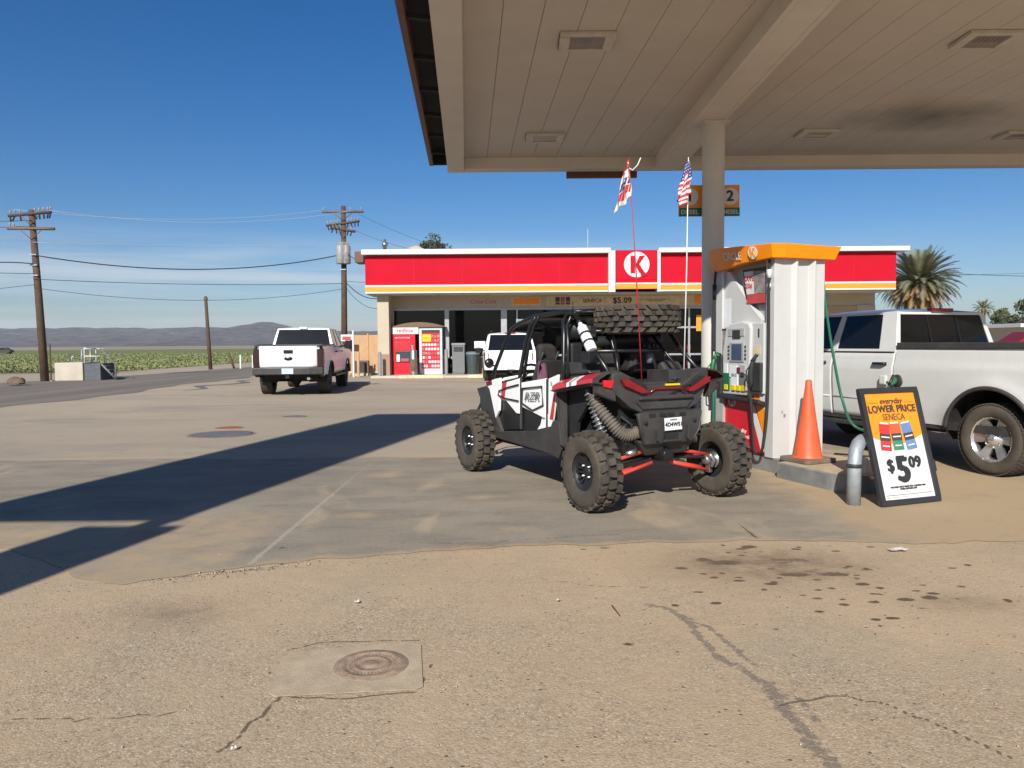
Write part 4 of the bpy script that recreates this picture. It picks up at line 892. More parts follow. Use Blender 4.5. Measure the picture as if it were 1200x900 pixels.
for z in (.10,.205): 
    for x in (.08,.56):
        mb = MB(); mb.box((x,yp_-.002,bh-f-z-.002),(x+.13,yp_,bh-f-z+.002)); mb.build('poster_rule', 'brown_ink', bd)
text('poster_lettering', '$', .17, 'ink', bd, (.215,yp_-.003,.385), FRONT, bold=.006)
text('poster_lettering', '5', .345, 'ink', bd, (.37,yp_-.003,.335), FRONT, bold=.016)
text('poster_lettering', '09', .155, 'ink', bd, (.54,yp_-.003,.405), FRONT, bold=.007)
text('poster_lettering', 'TAX PAID. PRICE VALID FOR A LIMITED TIME\nWHILE SUPPLIES LAST', .022, 'ink', bd, (cx_,yp_-.003,.165), FRONT, bold=.0006)
mb = MB(); mb.box((.09,yp_-.001,.098),(.68,yp_+.001,.102)); mb.box((.09,yp_-.001,.078),(.40,yp_+.001,.080)); mb.build('poster_rule', 'ink', bd)
for x, rz_, c1, c2 in ((.225,.13,'pack_red','pack_red'),(.375,.0,'cone','pack_green'),(.535,-.12,'pack_blue','pack_blue')):
    pk = part('cigarette_pack_print', bd, (x,yp_-.0015,.68), (0,rz_,0)); pk.scale = (.86,1,.86)
    for (z0, z1, m, w) in ((-.165,-.055,c2,.078),(-.055,.03,'pack_dark',.078),(.03,.145,c1,.078),(.145,.165,'flag_white',.06),(-.12,-.105,'flag_white',.05),(-.015,.0,'flag_white',.06)):
        mb = MB(); e = .002 if w < .07 else 0; mb.box((-w,-.001-e,z0),(w,.001,z1)); mb.build('print_patch', m, pk)
mb = MB(); mb.tube([(.02,.05,.28),(.0,.09,.30)], .02); mb.box((bw-.005,.02,.30),(bw+.05,.10,.42)); mb.build('board_clip', 'ink', bd, bevel=.006)
# ------------------------------------------------------------------ store
ST = thing('convenience_store', 'low tan convenience store with red and orange fascia and white coping', 'store', (0,36.8,0))
YW = 1.8   # wall plane behind the fascia
def sbox(name, lo, hi, m, par=ST, bev=0):
    mb = MB(); mb.box(lo, hi); return mb.build(name, m, par, bevel=bev)
FX = [(-6.95,4.60),(7.08,18.33)]
for a, b in FX:
    p = sbox('fascia_panel', (a,0,4.42), (b,.5,5.80), 'sign_red'); 
    sbox('fascia_stripe', (a-.0,-.02,4.335), (b,.45,4.418), 'sign_white', p); sbox('fascia_stripe', (a,-.01,4.10), (b,.45,4.333), 'sign_orange', p); sbox('fascia_stripe', (a,-.02,4.03), (b,.45,4.098), 'sign_white', p)
    for x in np.arange(a+2.3, b-1, 2.31): sbox('panel_seam', (x,-.004,4.43),(x+.012,.01,5.79),'kiosk_red',p)
sbox('coping', (-7.08,-.28,5.84), (4.72,.8,6.08), 'coping', ST, .02); sbox('coping', (6.98,-.28,5.84), (18.85,.8,6.06), 'coping', ST, .02)
sbox('coping_return', (-7.5,.3,5.55), (-7.085,1.4,6.06), 'fascia_brown')
lb = sbox('logo_box', (4.95,-.35,4.55), (6.90,.3,5.95), 'sign_red', ST, .02)
sbox('fascia_stripe', (4.95,-.36,4.36), (6.90,.3,4.42), 'sign_white', lb); sbox('fascia_stripe', (4.95,-.355,4.14), (6.90,.3,4.355), 'sign_orange', lb); sbox('fascia_stripe', (4.95,-.352,4.425), (6.90,.3,4.548), 'sign_red', lb)
sbox('pier', (4.61,-.25,4.0), (4.93,.4,5.95), 'coping'); sbox('pier', (6.92,-.25,4.0), (7.07,.4,5.95), 'coping')
mb = MB(); disc(mb, (5.92,-.352,5.27), (1,0,0), (0,0,1), .60, 0, (0,-.02,0), 56); dd = mb.build('logo_disc', 'sign_white', lb)
mb = MB(); k_letter(mb, (5.94,-.373,5.27), (1,0,0), (0,0,1), .82, 0, (0,-.012,0)); mb.build('logo_letter', 'sign_red', dd)
mb = MB(); mb.prism([(5.94+.30,-.373,5.27-.34),(5.94+.10,-.373,5.27-.10),(5.94+.20,-.373,5.27-.62),(5.94+.52,-.373,5.27-.50)], (0,-.004,0)); mb.build('logo_notch', 'sign_red', dd)
# walls
sbox('soffit', (-6.9,.1,3.98), (18.3,YW+.2,4.02), 'stucco'); sbox('roof', (-6.9,.3,5.55), (18.3,16,5.7), 'tan_roof')
for x in np.arange(-5.8, 17.5, 2.4): sbox('soffit_strip', (x,.15,3.955), (x+2.2,.24,3.975), 'sign_white')
sbox('wall_band', (-6.0,YW,3.38), (18.2,YW+.15,3.98), 'stucco')
sbox('end_pier', (-6.50,.55,1.12), (-5.95,YW+.3,3.979), 'stucco'); sbox('end_pier_base', (-6.52,.53,0), (-5.93,YW+.32,1.118), 'brick')
sbox('side_wall', (-6.48,YW+.32,0), (-6.3,16,5.5), 'stucco'); sbox('back_wall', (-6.3,15.8,0), (18.2,16,5.5), 'stucco'); sbox('side_wall', (18.0,YW+.16,0), (18.2,15.8,5.5), 'stucco')
sbox('sided_wall', (13.7,YW-.01,0), (17.3,YW+.14,3.376), 'siding'); sbox('corner_pier', (17.3,YW-.06,0), (18.2,YW+.15,3.376), 'stucco')
sbox('low_wall', (-3.95,YW-.04,0), (-3.28,YW+.12,.86), 'brick'); sbox('sill', (-3.97,YW-.07,.862), (-3.2,YW+.14,1.03), 'stucco')
sbox('low_wall', (-3.0,YW,0), (-.35,YW+.12,.86), 'brick'); sbox('sill', (-3.05,YW-.05,.862), (-.35,YW+.14,.96), 'stucco')
sbox('low_wall', (-5.93,YW,0), (-3.97,YW+.12,.9), 'brick')
# glazing: mullions and panes
xs = [-5.93,-3.24,-.38,.28,3.6,5.3,7.0,8.9,11.6,13.7]
for i, x in enumerate(xs):
    w = .22 if i in (1,) else (.30 if i == 2 else .10)
    sbox('mullion', (x-w/2,YW-.03,.0 if i > 1 else .9), (x+w/2,YW+.1,3.378), 'frame_alu', ST, .01)
sbox('head_rail', (-5.9,YW-.025,3.28), (13.7,YW+.09,3.376), 'frame_alu')
for a, b in zip(xs, xs[1:]):
    z0 = .96 if b < 0 else .12
    sbox('window', (a+.10,YW+.03,z0), (b-.10,YW+.045,3.28), 'window')
for a, b, z in ((.34,3.55,2.72),(3.65,5.25,2.55),(5.35,6.95,2.55),(7.05,8.85,2.30),(8.95,11.55,2.30),(.34,3.55,.95),(3.65,6.95,.95),(7.05,13.6,.95)): sbox('transom_rail', (a,YW-.02,z), (b,YW+.08,z+.09), 'frame_alu')
# interior
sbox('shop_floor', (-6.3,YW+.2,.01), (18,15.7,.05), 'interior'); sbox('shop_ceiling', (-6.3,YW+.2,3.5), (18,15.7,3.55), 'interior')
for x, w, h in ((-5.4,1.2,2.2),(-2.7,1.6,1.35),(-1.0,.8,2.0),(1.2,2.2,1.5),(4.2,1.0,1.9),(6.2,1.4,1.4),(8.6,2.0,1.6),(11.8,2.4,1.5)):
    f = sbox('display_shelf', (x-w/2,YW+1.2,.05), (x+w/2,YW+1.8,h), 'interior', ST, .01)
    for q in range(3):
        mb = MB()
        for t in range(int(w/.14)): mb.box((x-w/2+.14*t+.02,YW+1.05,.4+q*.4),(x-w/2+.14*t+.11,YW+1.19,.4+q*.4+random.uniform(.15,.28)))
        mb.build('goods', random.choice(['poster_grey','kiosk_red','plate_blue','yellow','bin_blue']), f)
for x, z, w, h, m in ((3.4,3.05,.9,.26,'sign_orange'),(10.2,1.55,.45,.55,'orange'),(9.5,2.55,.5,.8,'sign_orange'),(10.3,2.65,.7,.7,'plate'),(.0,2.0,.62,.26,'flag_white'),(-1.6,1.55,.55,.35,'plate'),(-1.05,1.6,.3,.3,'plate')):
    sbox('window_poster', (x-w/2,YW-.045,z-h/2),(x+w/2,YW-.033,z+h/2),m)
# banners on the wall band
bn = sbox('price_banner', (1.75,YW-.02,3.46), (12.6,YW-.004,3.94), 'kerb_yellow')
def st(body, size, mat, x, z, **k): return text('banner_lettering', body, size, mat, bn, (x,YW-.026,z), FRONT, **k)
st('SENECA', .26, 'brown_ink', 4.05, 3.70, bold=.004); st('$5.09', .40, 'ink', 5.55, 3.70, bold=.012); st('PRICES INCLUDE TAX WHILE SUPPLIES LAST\nLIMITED TIME OFFER', .075, 'brown_ink', 7.2, 3.70)
for k in range(3):
    mb = MB(); mb.box((2.2+.26*k,YW-.026,3.52),(2.42+.26*k,YW-.021,3.90)); mb.build('pack_print', ('pack_dark','poster_red','pack_dark')[k], bn)
    mb = MB(); mb.box((2.2+.26*k,YW-.03,3.62),(2.42+.26*k,YW-.0265,3.68)); mb.build('pack_print', 'poster_grey', bn)
mb = MB(); mb.box((9.15,YW-.026,3.50),(10.25,YW-.021,3.92)); mb.build('banner_patch', 'orange', bn); st('10¢', .36, 'plate', 9.7, 3.71, bold=.01)
mb = MB(); mb.box((10.5,YW-.026,3.52),(10.9,YW-.021,3.90)); mb.build('banner_patch', 'screen', bn)
ob = sbox('old_sign_patch', (.0,YW-.015,3.50), (1.5,YW-.004,3.92), 'kerb_yellow')
mb = MB(); mb.box((.1,YW-.021,3.56),(1.4,YW-.016,3.86)); mb.build('faded_patch', 'orange', ob)
text('faded_lettering', 'Coca-Cola', .30, 'poster_red', ST, (-1.4,YW-.006,3.70), FRONT, ext=.001)
# roof furniture
sbox('vent_base', (1.3,3.0,5.7), (3.1,5.2,6.18), 'bin_grey', ST, .02); sbox('vent_cap', (1.15,2.9,6.2), (3.0,5.3,6.28), 'poster_grey')
mb = MB(); mb.lathe([(.10,5.7),(.10,6.45),(.15,6.46),(.15,6.62),(.06,6.66),(.06,6.8),(0,6.81)], 'Z', o=(-6.25,1.6,0), n=14); mb.build('vent_pipe', 'steel', ST)
mb = MB(); mb.tube([(4.0,3.5,5.7),(4.0,3.5,7.5)], .02); mb.build('roof_antenna', 'wire_pale', ST)
sbox('walkway', (-6.7,-.35,.0), (18.4,YW,.10), 'concrete_box')

# kiosks, bins, posts, kerbs in front of the store
KR = thing('rental_kiosk', 'red movie rental kiosk under white lettered header, brown curved top', 'kiosk', (-5.30,37.9,.10))
def kb(par, name, lo, hi, m, bev=.01): mb = MB(); mb.box(lo, hi); return mb.build(name, m, par, bevel=bev)
kb(KR,'cabinet',(-.60,0,0),(.55,.75,2.0),'kiosk_red',.02); kb(KR,'header',(-.60,-.03,2.0),(.72,.7,2.34),'sign_white')
text('header_lettering', 'redbox', .27, 'kiosk_red', KR, (.05,-.034,2.17), FRONT, bold=.003)
kb(KR,'upper_screen',(-.45,-.02,1.05),(.30,.01,1.62),'red_paint'); kb(KR,'screen_bezel',(-.42,-.03,.60),(.28,.01,1.15),'ink'); kb(KR,'screen_tile',(-.38,-.036,.64),(-.22,-.028,1.0),'plate'); kb(KR,'screen_tile',(-.17,-.036,.66),(.22,-.028,.80),'poster_red'); kb(KR,'screen_tile',(-.17,-.036,.84),(.22,-.028,1.0),'screen'); kb(KR,'card_reader',(.34,-.05,.95),(.46,.01,1.45),'poster_grey')
text('panel_lettering', 'RENT & RETURN', .10, 'plate', KR, (-.08,-.003,1.82), FRONT)
mb = MB(); mb.prism([(x,-.06,2.345+.24*(1-((x-.72)/1.35)**2)) for x in np.linspace(-.63,2.07,15)]+[(2.07,-.06,2.342),(-.63,-.06,2.342)], (0,.8,0)); mb.build('curved_top', 'kiosk_brown', KR)
KD = thing('display_kiosk', 'grey framed case of small red movie covers beside the red kiosk', 'kiosk', (-3.98,37.9,.10))
kb(KD,'cabinet',(-.58,.05,0),(.55,.75,2.33),'coping',.02); kb(KD,'display_panel',(-.46,.03,.30),(.44,.06,2.05),'kiosk_red',.0); kb(KD,'black_strip',(-.46,.028,2.06),(.44,.06,2.2),'ink',0)
for r_ in range(8):
    for c in range(6):
        if r_ >= 6 and c < 3 : continue
        mb = MB(); x, z = -.42+.145*c, .36+.21*r_; mb.box((x,.02,z),(x+.10,.029,z+.12)); mb.build('cover_picture', random.choice(['plate','poster_grey','plate','poster_red','sign_white']), KD)
kb(KD,'feature_poster',(-.42,.018,1.62),(.0,.029,1.98),'yellow',0); text('feature_lettering','NEW',.14,'kiosk_red',KD,(-.21,.016,1.8),FRONT)
kb(KD,'black_side',(-.60,.12,.1),(-.585,.74,1.95),'ink',0)
def bin_(name, label, x, y, w, h, m, lid):
    b = thing(name, label, 'bin', (x,y,.10)); mb = MB()
    mb.prism([(-w/2*.92,-.3,0),(w/2*.92,-.3,0),(w/2*.92,.3,0),(-w/2*.92,.3,0)], (0,0,.06)); mb.box((-w/2,-.32,.06),(w/2,.32,h)); mb.build('body', m, b, bevel=.04)
    mb = MB(); mb.box((-w/2-.03,-.35,h),(w/2+.03,.35,h+.12)); mb.build('lid', lid, b, bevel=.04); mb = MB(); mb.box((-w/2+.08,-.335,h-.3),(w/2-.08,-.315,h-.06)); mb.build('flap', 'ink', b, bevel=.01); return b
bin_('waste_bin', 'tall dark grey waste bin with light lid by the store window', -2.62, 38.0, .62, 1.42, 'bin_grey', 'post_grey')
rb = thing('waste_bin', 'round blue grey waste bin standing left of the parked white wagon', 'bin', (-1.95,38.1,.10))
mb = MB(); mb.lathe([(0,0),(.30,0),(.36,.95),(.39,.96),(.39,1.02),(.30,1.10),(0,1.12)], 'Z', n=24); mb.build('body', 'bin_blue', rb)
mb = MB(); mb.box((-.52,-.1,0),(-.44,.3,1.25)); mb.build('side_board', 'ink', rb)
def post(label, x, y, h, r=.08, m='post_grey', z=0, name='bollard', cat='bollard', cap=True):
    p = thing(name, label, cat, (x,y,z)); mb = MB(); mb.lathe([(r,0),(r,h-.04),(r*.8,h-.01),(0,h)], 'Z', n=14); mb.build('post', m, p); 
    mb = MB(); mb.lathe([(r*1.5,-.005),(r*1.5,.03),(r,.035)], 'Z', n=14); mb.build('base_collar', 'collar', p); return p
post('grey bollard in front of the brick foot of the left store pier', -6.32, 36.75, 1.25)
post('grey bollard right of the movie case on the store walkway', -3.15, 36.9, 1.35)
pg = thing('bollard', 'scuffed silver and orange bollard between the two kiosks', 'bollard', (-4.72,36.9,0)); mb = MB(); mb.lathe([(.17,0),(.17,1.28),(.14,1.31),(0,1.32)], 'Z', n=16); mb.build('post', 'steel', pg); mb = MB(); mb.lathe([(.173,.3),(.173,.9)], 'Z', n=16, a0=-2.2, a1=-.6); mb.build('rust_patch', 'bark', pg)
def kerb(label, x0_, x1_, y):
    k = MB(); k.prism([(x0_,y-.09,0),(x0_,y+.09,0),(x0_,y+.06,.15),(x0_,y-.06,.15)], (x1_-x0_,0,0)); return tag(k.build('parking_stop', 'kerb_yellow', None, bevel=.02), label, 'parking stop')
kerb('worn yellow parking stop in front of the movie kiosks', -5.3, -3.2, 36.0); kerb('short yellow parking stop beside the parked wagon', -2.05, -1.35, 36.0)

# plywood screen, condenser, posts left of the store
PF = thing('plywood_fence', 'tan plywood screen fence left of the store', 'fence', (-7.4,40.2,0))
mb = MB(); mb.box((-1.05,0,.12),(.85,.03,2.1)); mb.build('plywood_sheet', 'ply', PF)
for x in (-1.1,-.12,.88): kb(PF,'fence_post',(x-.04,-.04,0),(x+.04,-.003,2.18),'post_grey' if x > .5 else 'ply')
kb(PF,'bottom_rail',(-1.1,-.05,.10),(.9,-.005,.2),'stucco')
AC = thing('air_conditioner', 'small dark condenser box in front of the plywood fence', 'air conditioner', (-7.75,39.5,0)); kb(AC,'case',(-.38,0,.12),(.38,.3,.78),'bark',.02); kb(AC,'fan_grille',(-.3,-.012,.2),(.3,.002,.72),'ink',0)
kb(AC,'pad',(-.45,-.1,0),(.45,.4,.12),'stucco')
post('short tan timber post in front of the condenser box', -7.72, 38.6, 1.25, .07, 'ply', name='timber_post', cat='post')
post('thin white pole behind the parked pickup', -7.75, 37.6, 2.3, .045, 'coping', name='white_pole', cat='pole')
sg = thing('small_sign', 'small white and red sign on posts behind the parked pickup', 'sign', (-8.45,39.4,0)); kb(sg,'sign_panel',(-.3,0,1.78),(.3,.03,2.12),'sign_white',0); kb(sg,'sign_print',(-.22,-.006,1.84),(.22,-.001,2.02),'poster_red',0); kb(sg,'post',(-.03,.03,0),(.03,.07,1.9),'post_grey')
# ------------------------------------------------------------------ utility poles and wires
def upole(label, x, y, h, lean, arms, tf=None, group='utility poles'):
    p = thing('utility_pole', label, 'utility pole', (x,y,0)); mb = MB(); L = Vector((lean,0,h))
    mb.tube([(0,0,-.3), L*.5+Vector((.015,0,0)), L], [.19,.16,.13], 14); mb.build('shaft', 'wood', p)
    for (z, hw, tilt, m, pins) in arms:
        c = L*(z/h); a = c+Vector((-hw,-.15,tilt)); b = c+Vector((hw,-.15,-tilt))
        am = MB(); am.tube([a, b], .07, 4); am = am.build('crossarm', m, p)
        for t in pins:
            q = a.lerp(b, t); i_ = MB(); i_.lathe([(.02,0),(.02,.08),(.05,.10),(.03,.13),(.05,.16),(.02,.20),(0,.21)], 'Z', o=q+Vector((0,0,.05)), n=8); i_.build('insulator', 'insulator', am)
            if m == 'wood':
                i_ = MB(); i_.tube([q-Vector((0,0,.05)), q-Vector((random.uniform(-.1,.1),.05,.28))], .035, 6); i_.build('fuse_cutout', 'dark', am)
        br = MB(); br.tube([c-Vector((0,.15,.5)), c+Vector((-hw*.5,-.15,0))], .02, 4); br.tube([c-Vector((0,.15,.5)), c+Vector((hw*.5,-.15,0))], .02, 4); br.build('brace', 'wood_arm', am)
    if tf:
        z = tf; c = L*(z/h)
        for dx, dy, m in ((-.10,-.38,'transformer'),(.22,-.30,'poster_grey')):
            t = MB(); t.lathe([(0,-.55),(.2,-.55),(.235,-.5),(.235,.42),(.18,.50),(0,.52)], 'Z', o=c+Vector((dx,dy,0)), n=18); 
            for k in range(4): t.lathe([(.03,.5),(.045,.55),(.03,.6),(.045,.65),(0,.72)], 'Z', o=c+Vector((dx-.12+.08*k,dy,0)), n=8)
            t.build('transformer', m, p)
        kb(p,'bracket',c+Vector((-.05,-.3,-.35)),c+Vector((.05,.0,.35)),'steel',.01)
    for z in (h*.62, h*.68, h*.74):
        kb(p,'line_bracket',L*(z/h)+Vector((-.16,-.2,-.03)),L*(z/h)+Vector((.16,-.12,.03)),'galv',0)
    return p
upole('leaning brown timber utility pole at the roadside on the far left, two crossarms', -21.9, 36, 7.95, -.32, [(7.75,1.0,-.08,'wood',(.05,.15,.28,.62,.72,.82,.92,.98)),(7.08,1.1,.02,'wood_arm',(.06,.14))])
upole('timber utility pole with grey transformers beside the store', -9.6, 44, 9.45, .12, [(9.1,1.17,.0,'wood_arm',(.04,.68,.94)),(8.45,.95,-.12,'wood',(.05,.15,.25,.36,.66,.75,.86,.95)),(8.1,.7,.12,'wood',(.1,.22,.36,.7,.85))], 6.7)
sp3 = thing('utility_pole', 'short thin timber pole without crossarms beside the road', 'utility pole', (-20.28,51.7,0)); mb = MB(); mb.tube([(0,0,-.2),(-.11,0,2.4),(-.2,0,4.9)], [.13,.12,.10], 12); mb.build('shaft', 'wood', sp3); kb(sp3,'top_band',(-.32,-.12,4.7),(-.08,.12,4.78),'wood_arm',0)
def wire(label, a, b, sag, r=.016, m='wire', n=24):
    a, b = Vector(a), Vector(b); mb = MB(); mb.tube([a.lerp(b,t)-Vector((0,0,4*sag*t*(1-t))) for t in np.linspace(0,1,n)], r*.8, 5); return tag(mb.build('power_line', m), label, 'wire', 'overhead wires')
P1, P2 = (-22.1,35.8), (-9.55,43.9)
def w12(label, z1, z2, sag, r, m='wire', dx=0): wire(label, (P1[0]+dx,P1[1],z1), (P2[0]+dx,P2[1],z2), sag, r, m)
w12('thick dark sagging cable between the two tall poles', 5.86, 6.72, .75, .035)
w12('thin straight wire between the tall poles below the thick cable', 4.75, 5.08, .15, .018)
w12('lowest thin sagging wire between the two tall poles', 4.35, 4.78, .62, .014, 'wire')
w12('faint pale wire at the left end of the upper crossarms', 7.95, 9.25, .5, .012, 'wire_pale', -.8)
w12('faint pale wire at the right end of the upper crossarms', 7.9, 9.2, .62, .012, 'wire_pale', .8)
w12('faint pale single wire midway up the tall poles', 6.45, 7.3, .1, .012, 'wire_pale')
wire('upper dark wire running off left from the left pole', (P1[0],P1[1],7.45), (-40,40,9.2), .4, .016)
wire('second dark wire running off left from the left pole', (P1[0],P1[1],7.2), (-40,40,8.6), .4, .016)
wire('drooping looped cable left of the left pole', (P1[0],P1[1],5.45), (-26,33.5,4.5), -.35, .03)
wire('level lower wire running off left from the left pole', (P1[0],P1[1],5.0), (-40,36,5.9), .1, .018)
wire('slack lowest wire running off left from the left pole', (P1[0],P1[1],4.5), (-40,37,4.6), .5, .014)
wire('wire dropping from the transformer pole behind the store fascia', (-9.45,44,6.9), (-6.8,39,5.6), .2, .022)
wire('thick service cable from the transformer pole to the store eave', (-9.45,44,5.2), (-6.4,38.2,3.9), .35, .028)
wire('thin service wire from the transformer pole to the store eave', (-9.45,44,4.9), (-6.4,38.2,3.4), .4, .016)
wire('level wire from the transformer pole behind the store', (-9.45,44,5.2), (0,52,5.6), .1, .018)
wire('upper wire from the transformer pole crossarm over the store', (-8.6,44,9.0), (-2,38,5.9), .2, .010)
wire('lower wire from the transformer pole crossarm over the store', (-8.9,44,8.1), (-3,38,5.9), .2, .010)
wire('upper thin wire crossing the sky right of the palm', (30,58,6.4), (62,60,8.0), .3, .014)
wire('lower thick wire crossing the sky right of the palm', (30,57,6.6), (62,60,6.4), .3, .025)

# ------------------------------------------------------------------ roadside things
PB = thing('pump_platform', 'concrete irrigation box with white railings beyond the road', 'platform', (-20.55,37.25,0), 8)
kb(PB,'concrete_wall',(-1.15,-.9,0),(.10,1.0,.86),'concrete_box',.03); kb(PB,'shaded_side',(.102,-.8,0),(.85,1.0,.80),'concrete_shaded',.02)  # right side turned from the sun: its shade is put into a darker colour
mb = MB()
for P in ([(.12,-.7,.8),(.12,-.7,1.5),(.82,-.7,1.5),(.82,-.7,.8)], [(.12,-.7,1.15),(.82,-.7,1.15)], [(.12,.7,.8),(.12,.7,1.5),(.82,.7,1.5),(.82,.7,.8)], [(.12,-.7,1.5),(.12,.7,1.5)]): mb.tube(P, .03, 6)
mb.build('railing', 'coping', PB)
mb = MB(); mb.tube([(-.8,.2,.86),(-.8,.2,1.1),(-.68,.2,1.15)], .05, 8); mb.tube([(-.35,.2,.86),(-.35,.2,1.45),(.06,.2,1.45),(.06,.2,.86)], .045, 8); mb.lathe([(.0,1.5),(.14,1.52),(.14,1.56),(0,1.6)], 'Z', o=(-.15,.2,0), n=10); mb.build('valve_pipe', 'galv', PB)
mb = MB(); mb.tube([(.82,-.7,1.55),(1.5,-.7,.75),(1.5,-.7,.05)], .03, 6); mb.tube([(.82,-.7,.82),(1.5,-.7,.04)], .05, 6)
for k in range(4): mb.box((.9+.16*k,-.7,.66-.18*k),(1.06+.16*k,.0,.69-.18*k))
mb.build('steps', 'bin_grey', PB)
post('thin dark post in front of the irrigation box', -21.68, 36.1, 1.75, .035, 'wood', name='thin_post', cat='post')
rk = MB(); bmesh.ops.create_icosphere(rk.bm, subdivisions=3, radius=.5)
for v in rk.bm.verts: v.co = v.co*(1+.25*mnoise.noise(v.co*2.2)); v.co = Vector((v.co.x*.75, v.co.y*.5, max(-.05,v.co.z*.55)))
for v in rk.bm.verts:
    if v.co.x > .2: v.co.z += .06
ro_ = tag(rk.build('rock', 'rock'), 'low dark brown rock on the far road edge', 'rock'); ro_.location = (-20.8,32.2,.1)
for i, (x, y, h, r, l) in enumerate(((-18.75,53.1,.95,.06,'white marker post at the road bend, leftmost'),(-18.2,54.0,.95,.07,'white marker post at the road bend, between two others'),(-17.75,54.0,1.0,.07,'white marker post at the road bend nearest the white pickup'))): post(l, x, y, h, r, 'coping', name='marker_post', cat='post')['group'] = 'white marker posts'
lp = thing('leaning_post', 'short brown leaning post by the white marker posts', 'post', (-19.2,53.2,0)); mb = MB(); mb.tube([(0,0,-.1),(-.4,0,1.1)], .08, 8); mb.build('post', 'wood', lp); mb = MB(); mb.lathe([(.09,0),(.09,.05)],'Z',n=8,o=(-.38,0,1.05)); mb.build('cap','wood_arm',lp)

# ------------------------------------------------------------------ trees
def crown(mb, c, rx, rz, n, size, clumps=14, fill=.5):
    cl = []
    for k in range(clumps):
        a = random.uniform(0,2*PI); t = random.uniform(-.7,1); rr = math.sqrt(max(0,1-t*t))*random.uniform(.35,.85)
        cl.append((Vector((c[0]+rx*rr*math.cos(a), c[1]+rx*rr*math.sin(a), c[2]+rz*t*.75)), random.uniform(.22,.42)*rx))
    for k in range(n):
        q, r = random.choice(cl); d = Vector((random.gauss(0,1),random.gauss(0,1),random.gauss(0,1))).normalized()
        leafquad(mb, q+d*r*random.random()**.4, size*random.uniform(.6,1.3), random.choice((0,0,1)))
    return cl
def tree(label, x, y, h, rx, rz, n=900, size=.16, m=('leaf_dark','leaf_mid'), group=None):
    t = thing('tree', label, 'tree', (x,y,0), 0, group); cr = MB(); cl = crown(cr, (0,0,h-rz), rx, rz, n, size); cr.build('crown', list(m), t, weld=False)
    tr = MB(); tr.tube([(0,0,-.2),(.05,0,(h-rz)*.6),(0,.05,h-rz*.7)], [.22,.17,.08], 8)
    for q, r in cl[:7]: tr.tube([(0,0,(h-rz)*.7), q.lerp(Vector((0,0,h-rz)),.4), q], [.09,.05,.02], 5)
    tr.build('trunk', 'bark', t)
tree('bushy dark tree showing above the store roof', -6.0, 62, 10.3, 1.9, 1.7, 2400, .13)
for i, (x, y, h, rx, rz, l) in enumerate(((74,116,6.0,3.4,2.4,'low dark tree at the far right, left end of the row'),(80,118,8.4,3.6,3.6,'tallest dark tree of the far right row'),(85,117,8.0,4.0,3.4,'broad dark tree second from the end of the far right row'),(93,122,7.6,4.5,3.2,'wide dark tree at the right end of the far row'))): tree(l, x, y, h, rx, rz, 1500, .32, group='dark trees beyond the far building')
def palm(label, x, y, hc, L, nf, dead, seed):
    random.seed(seed); t = thing('palm_tree', label, 'palm', (x,y,0)); fr, dd = MB(), MB()
    def frond(mb, az, el, ln, droop, wide, mi=0):
        d = Vector((math.cos(az),math.sin(az),0)); P = []; p = Vector((0,0,hc))+d*.25; e = el; N = 16
        for k in range(N+1):
            P.append(p.copy()); p = p+(d*math.cos(e)+Vector((0,0,math.sin(e))))*(ln/N); e -= droop/N
        side = d.cross(Vector((0,0,1)))
        for k in range(N):
            a, b = P[k], P[k+1]; mb.face((a-side*.02, a+side*.02, b+side*.015, b-side*.015))
            if k < 2: continue
            w = wide*math.sin(PI*min(1,(k+1.2)/(N+1)))**.6; fw = (b-a).normalized()
            for s in (-1,1):
                for h_ in (0,.5):
                    o = a.lerp(b,h_); tip = o+(side*s*.78+fw*.62+Vector((0,0,.28 if el > 0 else -.25)))*w*random.uniform(.8,1.15)
                    mb.face((o, o+fw*ln*.034, tip))
    for k in range(nf): frond(fr, k*2.399+random.uniform(-.2,.2), rad(88-83*(k/nf)**.85)+random.uniform(-.08,.08), L*random.uniform(.9,1.1), rad(28+52*(k/nf)), .46)
    for k in range(dead): frond(dd, k*2.399+random.uniform(-.3,.3), rad(random.uniform(-60,0)), L*random.uniform(.7,1.0), rad(random.uniform(30,60)), .34)
    fr.build('crown', 'palm_leaf', t, weld=False); dd.build('dead_fronds', 'palm_dead', t, weld=False)
    mb = MB(); mb.tube([(0,0,-.2),(0,0,hc*.5),(0,0,hc-.3),(0,0,hc+.2)], [.38,.30,.32,.2], 12); mb.build('trunk', 'bark', t)
palm('large date palm with drooping brown skirt right of the store', 29.0, 55, 5.6, 2.75, 120, 110, 3)
palm('tiny distant palm left of the dark trees', 73.5, 120, 6.4, 1.5, 24, 10, 5)
random.seed(21)
bsh = thing('shrub', 'dry yellowish shrub under the palm beside the store end', 'shrub', (24.0,54,0)); mb = MB(); crown(mb, (0,0,3.3), 1.0, .9, 300, .12); mb.build('leaves', ['leaf_mid','palm_dead'], bsh, weld=False); mb = MB(); mb.tube([(0,0,0),(0,0,3.0)], .06); mb.build('stem', 'bark', bsh)

